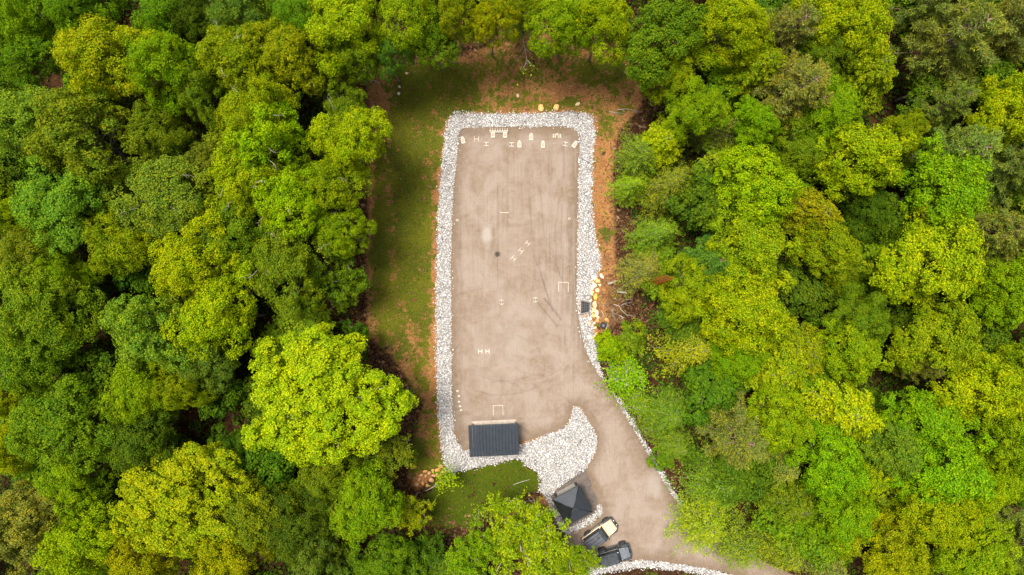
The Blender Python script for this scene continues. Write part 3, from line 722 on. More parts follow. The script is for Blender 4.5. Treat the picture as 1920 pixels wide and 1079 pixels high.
def broad_proto(seed, R=5.0, zc=9.6, vz=4.6, ncl=46, n=33000, leaf=.19, rc=(.2, .34), lob=.16, depth=.3, mat='bark'):
    rs = np.random.RandomState(seed); r = random.Random(seed)
    ph = rs.uniform(0, 6.3, 4); tries = 0
    C = [(np.array([x_ * R, y_ * R, zc + vz * .52]), R * (rc[0] + rc[1]) * .62) for x_, y_ in ((0, 0), (.24, .1), (-.2, .16), (.02, -.26))]
    while len(C) < ncl and tries < 6000:
        tries += 1
        u = norm(rs.normal(size=3))
        if u[2] < -.35: continue
        az = math.atan2(u[1], u[0])
        sh = 1 + lob * (math.sin(2 * az + ph[0]) * .6 + math.sin(3 * az + ph[1]) * .7 + math.sin(5 * az + ph[2]) * .45)
        k = rs.uniform(.62, .86) if rs.rand() > .18 else rs.uniform(.2, .6)
        rad = R * rs.uniform(*rc)
        c = np.array([u[0] * R * k * sh, u[1] * R * k * sh, zc + u[2] * vz * k])
        if all(np.linalg.norm(c - q[0]) > .62 * min(rad, q[1]) + .18 * R * (rc[0] + .1) for q in C): C.append((c, rad))
    w = np.array([q[1] ** 2 for q in C]); w /= w.sum()
    ci = rs.choice(len(C), n, p=w)
    cc = np.array([q[0] for q in C])[ci]; cr = np.array([q[1] for q in C])[ci]
    out = norm(cc - np.array([0, 0, zc - 2.5])) + np.array([0, 0, .5])
    v = norm(rs.normal(size=(n, 3)) + out * .75)
    # sub-lobes: leaves bunch into sprays
    K = 20
    sub = norm(rs.normal(size=(len(C) * K, 3)) + np.repeat(norm(np.array([q[0] for q in C]) - np.array([0, 0, zc - 2.5])), K, 0) * .8)
    sk = rs.uniform(.78, 1.2, len(C) * K)
    si = ci * K + rs.randint(0, K, n); sv = sub[si]
    v = norm(v * .3 + sv * .85)
    rr_ = cr * sk[si] * (1 - depth * rs.rand(n) ** 1.7) * (0.84 + .26 * np.sum(v * sv, 1))
    P = cc + v * rr_[:, None] * np.array([1, 1, .82])
    N = norm(v * 1.0 + np.array([0, 0, .4]) + rs.normal(size=(n, 3)) * .42)
    L = leaf * rs.uniform(.65, 1.35, n)
    V = leaf_quads(P, N, L, L * .68, rs)
    me = quick_mesh('crown', V, np.arange(len(V)).reshape(-1, 4), 4, M['leaf'])
    mb = MB(); tips = [tuple(q[0] + norm(q[0] - np.array([0, 0, zc - 2])) * q[1] * .1 - np.array([0, 0, .9])) for q in C[::2]]
    limbs(mb, r, zc + vz * .25, tips, .24)
    return me, mb, mat

def sparse_proto(seed, R=5.0, zc=7.5, vz=3.6, n=17000, leaf=.21):
    rs = np.random.RandomState(seed); r = random.Random(seed)
    tips = []; P = []; T = []
    mb = MB()
    for i in range(34):
        a = r.uniform(0, 2 * PI); k = math.sqrt(r.uniform(.05, 1)); z = zc + vz * (1 - k * k) * r.uniform(.2, 1.0) + r.uniform(-1.6, .4)
        tip = Vector((math.cos(a) * R * k, math.sin(a) * R * k, z)); z0 = r.uniform(2.2, 6.0) * (1 if k > .3 else 1.2)
        b = Vector((0, 0, min(z0, z - .6))); mid = b.lerp(tip, .55) + Vector((r.uniform(-.5, .5), r.uniform(-.5, .5), .5))
        mb.tube([b, mid, tip], [.06, .04, .012], 5); tips.append(tip)
        for j in range(11):
            t = r.uniform(.35, 1.0); p = (b.lerp(mid, t / .55) if t < .55 else mid.lerp(tip, (t - .55) / .45))
            d = Vector((r.gauss(0, 1), r.gauss(0, 1), r.gauss(.3, .6))).normalized() * r.uniform(.5, 1.25)
            if j < 4: mb.tube([p, p + d], [.016, .006], 4)
            m = n // (34 * 11)
            tt = rs.uniform(.2, 1.1, m)
            q = np.array(p)[None] + np.array(d)[None] * tt[:, None] + rs.normal(size=(m, 3)) * .16
            P.append(q)
    P = np.concatenate(P); m = len(P)
    N = norm(rs.normal(size=(m, 3)) * .55 + np.array([0, 0, .9])); L = leaf * rs.uniform(.6, 1.35, m)
    V = leaf_quads(P, N, L, L * .7, rs)
    mb.tube([(0, 0, -.3), (.1, .05, zc * .4), (0, 0, zc + 1.5)], [.2, .14, .04], 8)
    return quick_mesh('crown', V, np.arange(len(V)).reshape(-1, 4), 4, M['leaf']), mb, 'pale_bark'

def pine_proto(seed, R=5.0, top=15.0, n_wh=11, tuft=.42):
    rs = np.random.RandomState(seed); r = random.Random(seed)
    mb = MB(); mb.tube([(0, 0, -.3), (.1, 0, top * .5), (0, .1, top)], [.24, .15, .03], 8)
    P = []; D = []
    for k in range(n_wh):
        t = k / (n_wh - 1); z = top * (1 - .52 * t) - .3; Lb = R * (.22 + .78 * t ** .75) * r.uniform(.8, 1.05)
        nb = 5 + (k > 3) + (k > 6); a0 = r.uniform(0, 6.3)
        for j in range(nb):
            a = a0 + 2 * PI * j / nb + r.uniform(-.3, .3); L = Lb * r.uniform(.65, 1.12)
            d = Vector((math.cos(a), math.sin(a), 0)); sag = r.uniform(-.05, .12)
            pts = [Vector((0, 0, z)), Vector((0, 0, z)) + d * L * .5 + Vector((0, 0, L * (sag + .1))), Vector((0, 0, z)) + d * L + Vector((0, 0, L * (.2 + sag) * (1.2 - t)))]
            mb.tube(pts, [.07, .045, .012], 5)
            ns = int(7 + L * 3.2)
            for s_ in range(ns):
                u = r.uniform(.28, 1.0) if s_ else 1.0
                p = pts[0].lerp(pts[1], u * 2) if u < .5 else pts[1].lerp(pts[2], u * 2 - 1)
                side = r.choice([-1, 1]) * r.uniform(.3, 1.25); dd = Vector((math.cos(a + side), math.sin(a + side), r.uniform(.0, .35)))
                tl = r.uniform(.15, .95) * (1.15 - .5 * u) * min(1, L / 2.5)
                if s_ == 0: tl = 0
                q = p + dd * tl
                if tl > .5: mb.tube([p, q], [.022, .01], 4)
                P.append(tuple(q)); D.append(tuple((dd * .5 + d * .5 + Vector((0, 0, .35))).normalized()))
                if tl > .45: P.append(tuple(p + dd * tl * .55)); D.append(tuple(dd))
    P = np.array(P); D = np.array(D); m = 18
    C = np.repeat(P, m, 0); DD = np.repeat(D, m, 0); n = len(C)
    dirs = norm(DD * .75 + rs.normal(size=(n, 3)) * .62)
    L = tuft * rs.uniform(.65, 1.25, n)
    ctr = C + dirs * (L * .55)[:, None] + rs.normal(size=(n, 3)) * .07
    N = norm(np.cross(dirs, rs.normal(size=(n, 3))) + np.array([0, 0, .35]))
    V = leaf_quads(ctr, N, L, np.full(n, .075), rs, .0, dirs)
    return quick_mesh('crown', V, np.arange(len(V)).reshape(-1, 4), 4, M['needle']), mb, 'pine_bark'

def plume_proto(seed, R=5.0, top=12.0, ns=260, leaf=.3, wd=.085, cone=.8, droop=.25, per=44, low=.12, mat='needle', splay=.75):
    rs = np.random.RandomState(seed); r = random.Random(seed)
    mb = MB(); mb.tube([(0, 0, -.3), (0, .05, top * .5), (0, 0, top * .97)], [.2, .12, .02], 7)
    P = []; T = []; N = []
    ph = r.uniform(0, 6.3)
    for i in range(ns):
        t = (i + r.random()) / ns; z0 = top * (low + (.97 - low) * (1 - t)); a = i * 2.399963 + r.uniform(-.3, .3)
        rad = R * (1 - (z0 / top - low) / (1 - low)) ** cone
        L = max(.5, rad * r.uniform(.6, 1.12) * (1 + .16 * math.sin(2 * a + ph)))
        d = np.array([math.cos(a), math.sin(a), 0.]); side = np.array([-d[1], d[0], 0.])
        rise = r.uniform(.25, .6)
        if i % 3 == 0: mb.tube([(0, 0, z0), tuple(np.array([0, 0, z0 + L * rise * .55]) + d * L * .5), tuple(np.array([0, 0, z0 + L * (rise - droop)]) + d * L * .95)], [.04, .028, .006], 4)
        k = max(10, int(per * min(1.4, L / 3)))
        u = 1 - rs.rand(k) ** 1.4 * .8
        sp = rs.normal(size=k) * .2 * L * (1.15 - u) + rs.normal(size=k) * .1
        zz = z0 + L * (rise * u - droop * u * u) + rs.normal(size=k) * .09
        p = d[None] * (u * L)[:, None] + side[None] * sp[:, None]; p[:, 2] = zz
        sg = np.sign(sp)[:, None]
        tv = d[None] + side[None] * sg * splay + np.array([0, 0, -.25]) * u[:, None] + rs.normal(size=(k, 3)) * .28
        P.append(p); T.append(norm(tv)); N.append(norm(np.array([0, 0, 1.]) + rs.normal(size=(k, 3)) * .4 + d * .35))
    P = np.concatenate(P); T = np.concatenate(T); N = np.concatenate(N); n = len(P)
    L = leaf * rs.uniform(.6, 1.4, n)
    V = leaf_quads(P, N, L, wd * rs.uniform(.7, 1.3, n), rs, .05, T)
    return quick_mesh('crown', V, np.arange(len(V)).reshape(-1, 4), 4, M[mat]), mb, 'bark'

scatter_undergrowth()
PROTO = {}
def reg(kind, name, cat, zref, top, R, *defs):
    """zref: height (m) of the widest seen part; top: full height; R: crown radius of the prototype"""
    L = []
    for me, mb, bark in defs:
        root = empty(name); t = mb.build('trunk', M[bark], root); c = link('crown', me, root)
        L.append([root, False])
    PROTO[kind] = dict(list=L, zref=zref, top=top, R=R, name=name, cat=cat, i=0)
reg('broad', 'broadleaf_tree', 'tree', 10.6, 14.2, 5.0, broad_proto(1), broad_proto(2, ncl=40, lob=.22), broad_proto(3, ncl=56, rc=(.17, .3)), broad_proto(4, lob=.25, rc=(.22, .36), ncl=36), broad_proto(5, ncl=50, leaf=.18, n=36000), broad_proto(6, ncl=30, rc=(.24, .4), lob=.28), broad_proto(7, ncl=64, rc=(.15, .26), lob=.2, vz=5.2), broad_proto(8, ncl=42, lob=.3, vz=3.9), broad_proto(9, ncl=52, rc=(.14, .36), lob=.18))
reg('tight', 'broadleaf_tree', 'tree', 10.4, 14.4, 5.0, broad_proto(14, ncl=150, n=80000, leaf=.14, rc=(.11, .19), lob=.13, depth=.35, vz=5.0), broad_proto(12, ncl=120, n=80000, leaf=.14, rc=(.11, .2), lob=.2, depth=.4, vz=4.6))
reg('glossy', 'broadleaf_tree', 'tree', 10.4, 14.0, 5.0, broad_proto(21, ncl=60, n=32000, leaf=.2, rc=(.16, .28), depth=.45), broad_proto(22, ncl=48, n=30000, leaf=.21, rc=(.18, .3), lob=.2, depth=.45))
reg('sparse', 'broadleaf_tree', 'tree', 8.5, 11.0, 5.0, sparse_proto(31), sparse_proto(32))
reg('pine', 'pine_tree', 'tree', 9.5, 15.0, 5.0, pine_proto(41), pine_proto(42, n_wh=10), pine_proto(43, n_wh=12, tuft=.5))
reg('cedar', 'cedar_tree', 'tree', 5.5, 12.0, 5.0, plume_proto(51), plume_proto(52, cone=.65, droop=.35), plume_proto(53, cone=.9, leaf=.26, ns=300))
reg('frond', 'broadleaf_tree', 'tree', 8.0, 12.5, 5.0, plume_proto(61, top=12.5, ns=170, leaf=.3, wd=.15, cone=.5, droop=.3, per=110, low=.45, mat='leaf', splay=.9), plume_proto(62, top=12.5, ns=180, leaf=.27, wd=.14, cone=.55, droop=.45, per=100, low=.45, mat='leaf', splay=1.1))
reg('shrub', 'shrub', 'shrub', 2.0, 3.4, 2.0, broad_proto(71, R=2.0, zc=1.5, vz=1.7, ncl=26, n=6000, leaf=.17, depth=.5), sparse_proto(72, R=2.0, zc=1.6, vz=1.5, n=4000, leaf=.17))
reg('under', 'understorey_tree', 'tree', 5.5, 7.6, 3.2, broad_proto(81, R=3.2, zc=5.0, vz=2.6, ncl=30, n=8000, leaf=.25, depth=.5), broad_proto(82, R=3.2, zc=5.0, vz=2.6, ncl=24, n=8000, leaf=.26, lob=.25, depth=.5))

HUE = {'lime': ((.212, .295, .003), 'lime green'), 'yellow': ((.222, .277, .003), 'yellow green'), 'bright': ((.166, .25, .004), 'bright green'), 'green': ((.105, .18, .006), 'mid green'),
       'deep': ((.062, .115, .006), 'dark green'), 'olive': ((.125, .185, .007), 'olive'), 'pale': ((.135, .205, .014), 'pale green'), 'blue': ((.09, .165, .016), 'blue green'),
       'grey': ((.15, .185, .03), 'grey green'), 'straw': ((.16, .19, .024), 'straw green'), 'tip': ((.185, .233, .004), 'yellow tipped')}
TR = random.Random(77)
LAST = [None]
def plant(kind, px, py, rpx, hue, hs=1.0, label=None, group=None):
    pr = PROTO[kind]; k = pr['i'] % len(pr['list']); pr['i'] += 1
    zr = pr['zref'] * hs
    rm = rpx / S * (H - zr) / H
    s = rm / pr['R']
    sz = hs
    gz = 0
    for _ in range(2):
        x, y = P0(px, py, zr + gz); gz = ground_z(x, y)
    if pr['list'][k][1]:
        root = copy_tree(pr['list'][k][0])
    else:
        root = pr['list'][k][0]; pr['list'][k][1] = True
    root.location = (x, y, gz); q = TR.uniform(.88, 1.13); root.scale = (s * q, s / q, sz); root.rotation_euler = (TR.uniform(-.04, .04), TR.uniform(-.04, .04), TR.uniform(0, 6.283))
    c = HUE[hue][0] if isinstance(hue, str) else hue
    j = [TR.uniform(.88, 1.12) for _ in range(2)]
    for ch in root.children:
        if ch.name.split('.')[0] == 'crown': ch.color = (c[0] * j[0], c[1] * j[1], c[2], 1.0)
    tag(root, label, pr['cat'], group)
    LAST[0] = root
    return root

# each crown of the photo: kind, x, y, radius (photo px on top), hue, height factor
TREES = [
 # left wood
 ('broad',45,25,62,'bright',1.0),('broad',150,22,58,'green',.95),('broad',62,100,62,'green',.85),('broad',200,112,84,'yellow',1.1),('broad',300,118,66,'bright',1.08),('broad',38,212,84,'pale',1.0),
 ('broad',165,268,96,'olive',1.08),('broad',288,246,60,'green',.9),('broad',312,362,86,'pale',1.0),('broad',388,325,46,'pale',.85),('broad',115,400,84,'pale',.98),('broad',222,455,64,'bright',.9),
 ('broad',355,488,78,'yellow',1.12),('broad',60,488,72,'olive',.9),('broad',125,530,46,'bright',.9),('broad',386,192,52,'olive',.9),('broad',312,20,60,'green',.92),('broad',366,40,46,'deep',.85),
 ('broad',14,398,42,'yellow',.85),('broad',455,28,62,'blue',.95),('broad',452,108,70,'tip',1.0),('broad',532,108,68,'tip',1.0),('broad',562,38,56,'green',.95),('broad',640,38,76,'yellow',1.02),
 ('broad',652,108,52,'green',.85),('broad',722,104,40,'blue',.8),('broad',752,28,62,'bright',1.0),('broad',812,76,46,'green',.8),('broad',850,22,46,'bright',.9),('broad',918,40,44,'yellow',.9),
 ('broad',640,210,48,'green',.75),('broad',472,215,70,'yellow',1.1),('broad',648,262,66,'yellow',.98),('broad',512,285,76,'lime',1.12),('broad',456,340,74,'yellow',1.12),('broad',545,385,66,'lime',1.05),
 ('broad',622,350,58,'bright',.95),('broad',450,440,72,'olive',.95),('broad',640,440,50,'bright',.85),('broad',552,500,74,'olive',1.0),('sparse',635,530,60,'green',.9),
 ('broad',86,572,86,'olive',1.05),('broad',62,655,80,'green',.95),('broad',300,628,82,'pale',1.0),('broad',412,600,78,'lime',1.08),('broad',258,732,62,'bright',.95),('broad',334,722,46,'bright',.9),
 ('broad',392,676,58,'blue',.85),('broad',115,806,88,'green',1.02),('broad',252,822,70,'deep',.85),('broad',18,842,52,'yellow',.9),('broad',155,902,62,'bright',.9),('broad',46,978,82,'straw',.95),
 ('broad',152,1008,74,'yellow',1.0),('tight',352,935,132,'yellow',1.05),('broad',12,742,44,'yellow',.8),
 ('tight',600,752,138,'lime',1.0),('sparse',700,852,70,'olive',.85),('broad',622,885,50,'olive',.8),('broad',432,862,52,'deep',.75),('broad',682,950,66,'bright',.9),('sparse',766,962,50,'yellow',.8),
 ('broad',470,962,76,'olive',.95),('broad',540,985,70,'deep',.85),('broad',428,1030,64,'yellow',.95),('broad',602,1055,54,'blue',.8),('broad',712,1055,54,'green',.8),('sparse',800,1040,44,'deep',.65),
 ('broad',268,1050,60,'yellow',.95),('sparse',660,640,40,'deep',.7),
 # bottom and top
 ('sparse',972,1035,104,'tip',.88),('sparse',880,1045,62,'bright',.85),('sparse',1070,1062,54,'tip',.8),
 ('broad',1060,38,58,'bright',.95),('broad',1128,45,60,'yellow',.98),('cedar',968,45,34,'green',.7),('broad',1000,8,40,'bright',.8),
 # right wood
 ('glossy',1252,76,82,'green',1.05),('broad',1255,148,48,'bright',.85),('broad',1365,60,72,'yellow',1.05),('frond',1410,138,54,'tip',.95),('pine',1462,62,64,'grey',.9),('pine',1482,165,84,'straw',.95),
 ('glossy',1412,228,48,'bright',.85),('broad',1300,205,56,'bright',.85),('frond',1246,268,54,'yellow',.72),('cedar',1198,300,58,'olive',.72),('cedar',1342,252,54,'straw',.8),('glossy',1408,358,78,'lime',1.02),
 ('glossy',1408,462,78,'bright',1.0),('cedar',1186,352,46,'tip',.6),('cedar',1252,352,64,'olive',.78),('cedar',1322,385,54,'green',.8),('cedar',1228,440,58,'olive',.75),('pine',1330,492,66,'blue',.75),
 ('cedar',1208,508,60,'straw',.7),('broad',1290,545,58,'bright',.8),('glossy',1345,560,50,'lime',.85),
 ('broad',1600,28,78,'yellow',1.05),('broad',1548,92,54,'green',.85),('frond',1622,142,66,'tip',1.0),('pine',1765,85,92,'straw',1.05),('pine',1728,14,58,'grey',.9),('pine',1880,58,66,'grey',.95),
 ('broad',1550,205,58,'bright',.9),('glossy',1622,292,78,'yellow',1.08),('glossy',1890,215,68,'yellow',1.0),('pine',1790,284,76,'grey',.9),('pine',1760,198,54,'straw',.85),('glossy',1776,355,82,'bright',1.08),
 ('pine',1880,330,60,'grey',.85),('frond',1520,398,70,'tip',.95),('broad',1630,392,48,'deep',.75),('glossy',1740,492,96,'yellow',1.08),('glossy',1560,478,62,'bright',.95),('pine',1860,450,76,'straw',.9),
 ('glossy',1892,522,58,'bright',.9),('cedar',1640,510,52,'olive',.8),('broad',1700,250,40,'bright',.75),('broad',1490,290,54,'green',.8),
 ('glossy',1410,582,88,'lime',1.05),('cedar',1290,655,78,'tip',.85),('shrub',1146,655,32,'lime',1.1),('shrub',1172,708,42,'lime',1.2),('shrub',1185,635,34,'olive',1.0),('frond',1452,690,72,'tip',.95),
 ('broad',1380,672,46,'bright',.8),('pine',1386,822,78,'straw',.85),('glossy',1450,788,62,'bright',.95),('cedar',1252,770,58,'green',.6),('cedar',1345,905,86,'olive',.75),('cedar',1450,875,62,'straw',.85),
 ('cedar',1318,975,72,'tip',.72),('cedar',1385,1020,70,'olive',.68),('frond',1480,942,56,'olive',.85),('cedar',1460,1025,62,'tip',.78),('cedar',1265,835,46,'olive',.55),
 ('shrub',1225,800,30,'olive',1.0),('shrub',1240,860,26,'olive',.9),('shrub',1200,760,30,'bright',.9),
 ('frond',1500,662,62,'tip',.9),('glossy',1602,662,62,'bright',.98),('broad',1606,590,52,'olive',.85),('glossy',1750,632,78,'bright',1.0),('pine',1704,682,36,'straw',.8),('frond',1580,772,88,'yellow',1.08),
 ('glossy',1672,832,60,'pale',.98),('glossy',1830,738,76,'yellow',1.02),('glossy',1742,800,72,'bright',1.0),('glossy',1890,692,50,'bright',.9),('glossy',1886,565,54,'bright',.85),('broad',1870,832,62,'bright',.95),
 ('glossy',1552,872,68,'bright',.98),('frond',1616,892,46,'yellow',.95),('glossy',1780,888,82,'bright',1.02),('broad',1862,905,54,'yellow',.95),('broad',1750,962,68,'yellow',.98),('broad',1675,1032,72,'yellow',.98),
 ('broad',1580,965,62,'bright',.9),('broad',1832,1042,70,'bright',.92),('pine',1900,1015,64,'straw',.8),('cedar',1540,1050,66,'straw',.8),('pine',1905,770,40,'straw',.75),
]
ROWS = [(-1, 'the photo top edge'), (75, 'the upper bank'), (200, 'the target row'), (330, 'the upper gravel'), (440, 'the three diagonal stands'), (535, 'the drain box'), (625, 'the driveway bend'), (740, 'the shed'), (880, 'the pavilion'), (1000, 'the parked vehicles')]
def row_name(y):
    nm = ROWS[0][1]
    for a, b in ROWS:
        if y >= a: nm = b
    return nm
KW = {'broad': 'broadleaf tree', 'tight': 'broadleaf tree', 'glossy': 'shiny leaved tree', 'sparse': 'thin crowned tree', 'pine': 'pine', 'cedar': 'feathery cedar', 'frond': 'drooping leaved tree', 'shrub': 'shrub'}
SPECIAL = {(600, 752): 'largest lime green tree with a round dense crown, left of the shed', (972, 1035): 'thin crowned tree beside the pavilion, in front at the bottom edge', (1580, 772): 'yellow star shaped tree with layered drooping leaves in the lower right wood',
           (352, 935): 'huge yellow green tree in the lower left wood', (1386, 822): 'single pine with splayed tufts right of the driveway', (1146, 655): 'upper lime shrub overhanging white stones at the driveway bend',
           (1172, 708): 'lower, larger lime shrub at the driveway bend', (1185, 635): 'olive shrub below the brush heap', (880, 1045): 'thin crowned tree left of the front tree at the bottom edge',
           (1070, 1062): 'thin crowned tree covering the rear of the parked vehicles', (968, 45): 'lone green conifer above the bare sapling on the upper bank'}
lab = {}
for t in TREES:
    k = (t[1], t[2])
    side = 'left of the yard' if t[1] < 840 else ('right of the yard' if t[1] > 1120 else 'above the yard')
    lab.setdefault((HUE[t[4]][1], KW[t[0]], side, row_name(t[2])), []).append(t)
ORD = ['nearest', 'second nearest', 'third nearest', 'fourth nearest', 'fifth nearest']
LBL = {}
for (h_, k_, s_, r_), ts in lab.items():
    ts = sorted(ts, key=lambda t: abs(t[1] - 960))
    for i, t in enumerate(ts):
        L = f'{h_} {k_} {s_}, by {r_}'
        if len(ts) > 1: L += ', ' + ORD[i]
        LBL[(t[1], t[2])] = SPECIAL.get((t[1], t[2]), L)
GRP = {'broad': 'broadleaf trees of the surrounding wood', 'tight': 'broadleaf trees of the surrounding wood', 'glossy': 'shiny leaved trees of the right hand wood', 'sparse': 'thin crowned trees at the wood edge',
       'pine': 'pines in the right hand wood', 'cedar': 'feathery cedars of the right hand wood', 'frond': 'drooping leaved trees in the right hand wood', 'shrub': 'shrubs along the driveway'}
placed = []
for t in TREES:
    o = plant(t[0], t[1], t[2], t[3], t[4], t[5], LBL[(t[1], t[2])], GRP[t[0]])
    placed.append(o)

plant('cedar', 1229, 531, 17, (.3, .12, .02), 1.05, 'narrow rust brown dead conifer tip among the trees right of the brush heap', None)
# low shaded trees that fill the gaps of the wood
fr = random.Random(5)
ntr = 0
UND = []
FPTS = []
for gx in np.arange(-62, 63, 6.4):
    for gy in np.arange(-37, 38, 6.4):
        FPTS.append((gx + fr.uniform(-2.4, 2.4), gy + fr.uniform(-2.4, 2.4)))
fx = np.array([p[0] for p in FPTS]); fy = np.array([p[1] for p in FPTS])
fd = np.minimum.reduce([sdf(fx, fy, CLEAR), sdf(fx, fy, YARD), sdf(fx, fy, BAND), sdf(fx, fy, EDGE)])
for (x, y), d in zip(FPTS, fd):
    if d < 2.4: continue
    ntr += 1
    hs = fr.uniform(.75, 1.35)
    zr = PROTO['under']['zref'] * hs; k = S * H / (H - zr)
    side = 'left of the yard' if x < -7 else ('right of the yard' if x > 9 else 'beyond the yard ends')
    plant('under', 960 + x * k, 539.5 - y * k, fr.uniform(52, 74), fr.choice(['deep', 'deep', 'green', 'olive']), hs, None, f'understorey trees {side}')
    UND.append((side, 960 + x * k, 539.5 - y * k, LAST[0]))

ORD2 = [(w + ' nearest').strip() for w in ('', 'second', 'third', 'fourth', 'fifth', 'sixth', 'seventh', 'eighth', 'ninth', 'tenth', 'eleventh', 'twelfth', 'thirteenth', 'fourteenth', 'fifteenth', 'sixteenth', 'seventeenth', 'eighteenth', 'nineteenth', 'twentieth', 'twenty-first', 'twenty-second', 'twenty-third', 'twenty-fourth', 'twenty-fifth', 'twenty-sixth', 'twenty-seventh', 'twenty-eighth')]
ul = {}
for u in UND: ul.setdefault((u[0], row_name(u[2])), []).append(u)
for (s_, r_), us in ul.items():
    for i, u in enumerate(sorted(us, key=lambda u: abs(u[1] - 960))):
        u[3]['label'] = f'low shaded tree {s_}, by {r_}, {ORD2[i]}'
# bare sapling bent over the upper bank and the little leaning sapling by the rocks
def bare_sapling(name, base, tip_px, tip_h, label, seed, leaf=None, nleaf=0, r0=.06, forks=5):
    r = random.Random(seed); rs_ = np.random.RandomState(seed)
    b = W(*base); tx, ty = P0(tip_px[0], tip_px[1], tip_h + b.z); t = Vector((tx - b.x, ty - b.y, tip_h))
    root = empty(name, b); mb = MB()
    mid = t * .5 + Vector((0, 0, tip_h * .28)); mb.tube([(0, 0, -.1), mid * .5 + Vector((0, 0, .3)), mid, t], [r0, r0 * .85, r0 * .6, .012], 6)
    ends = [t]
    for i in range(forks):
        u = r.uniform(.45, .95); p = mid.lerp(t, (u - .45) / .5); d = (t - mid).normalized(); d.rotate(Matrix.Rotation(r.choice([-1, 1]) * r.uniform(.3, .8), 3, 'Z'))
        e = p + d * r.uniform(.6, 1.4) + Vector((0, 0, r.uniform(-.2, .2))); mb.tube([p, (p + e) / 2 + Vector((0, 0, .06)), e], [r0 * .4, r0 * .25, .008], 5); ends.append(e)
    mb.build('trunk', M['dead_wood'], root)
    if nleaf:
        P = np.concatenate([np.array(e)[None] + rs_.normal(size=(nleaf // len(ends), 3)) * np.array([.45, .45, .3]) for e in ends]); m = len(P)
        N = norm(rs_.normal(size=(m, 3)) * .5 + np.array([0, 0, .9])); L = .2 * rs_.uniform(.6, 1.4, m)
        V = leaf_quads(P, N, L, L * .65, rs_)
        c = link('crown', quick_mesh('crown', V, np.arange(len(V)).reshape(-1, 4), 4, M['leaf']), root); c.color = (*HUE[leaf][0], 1)
    return tag(root, label, 'tree')
bare_sapling('sapling', (977, 62), (989, 122), 4.5, 'bare pale sapling bending down over the upper bank', 3, 'bright', 60, .07, 7)
bare_sapling('sapling', (792, 922), (832, 898), 3.2, 'small leaning sapling with bright leaves over the brown rocks', 5, 'lime', 520, .06, 7)
bare_sapling('sapling', (745, 790), (768, 735), 3.8, 'leafless grey sapling at the right side of the largest lime tree', 8, 'olive', 30, .05, 9)
bare_sapling('sapling', (905, 1005), (897, 955), 5.2, 'slim pale sapling with few leaves left of the front tree', 12, 'bright', 120, .05, 4)
bare_sapling('sapling', (1012, 985), (1001, 935), 5.4, 'bare slim sapling poking out above the front tree', 14, 'bright', 30, .05, 5)
bare_sapling('sapling', (715, 160), (690, 150), 3.0, 'grey bare sapling in the dark gap at the upper left bank corner', 16, 'green', 60, .07, 6)

# dead twigs in some crowns: parts of those trees
def add_dead_twigs(tree, n, seed, R, zlo, zhi, mat='dead_wood'):
    r = random.Random(seed); s = tree.scale
    for i in range(n):
        mb = MB(); a = r.uniform(0, 6.3); k = r.uniform(.2, .8) * R; b = Vector((math.cos(a) * k, math.sin(a) * k, r.uniform(zlo, zhi)))
        d = Vector((math.cos(a + r.uniform(-.9, .9)), math.sin(a + r.uniform(-.9, .9)), r.uniform(.1, .5))) * r.uniform(.9, 1.9)
        m = b + d * .5 + Vector((r.uniform(-.15, .15), r.uniform(-.15, .15), .1)); mb.tube([b, m, b + d], [.032, .022, .008], 5)
        for _ in range(3):
            p = m.lerp(b + d, r.random()); q = d.copy(); q.rotate(Matrix.Rotation(r.choice([-1, 1]) * r.uniform(.5, 1.0), 3, 'Z')); mb.tube([p, p + q * r.uniform(.25, .5)], [.014, .006], 4)
        mb.build('dead_branch', M[mat], tree)
for t, o in zip(TREES, placed):
    if (t[1], t[2]) in {(472,215),(512,285),(648,262),(545,385),(622,350),(452,108),(456,340),(640,440),(312,362),(552,500),(254,822),(62,655)}:
        add_dead_twigs(o, 3, t[1], 4.2, 12.2, 13.6)

# ------------------------------------------------------------------ targets, stands and shooting boxes
def stick_box(mb, a, b, w, h):
    a = Vector(a); b = Vector(b); d = b - a
    mb.box((a + b) / 2, (d.length, w, h), d.to_track_quat('X', 'Z').to_matrix())

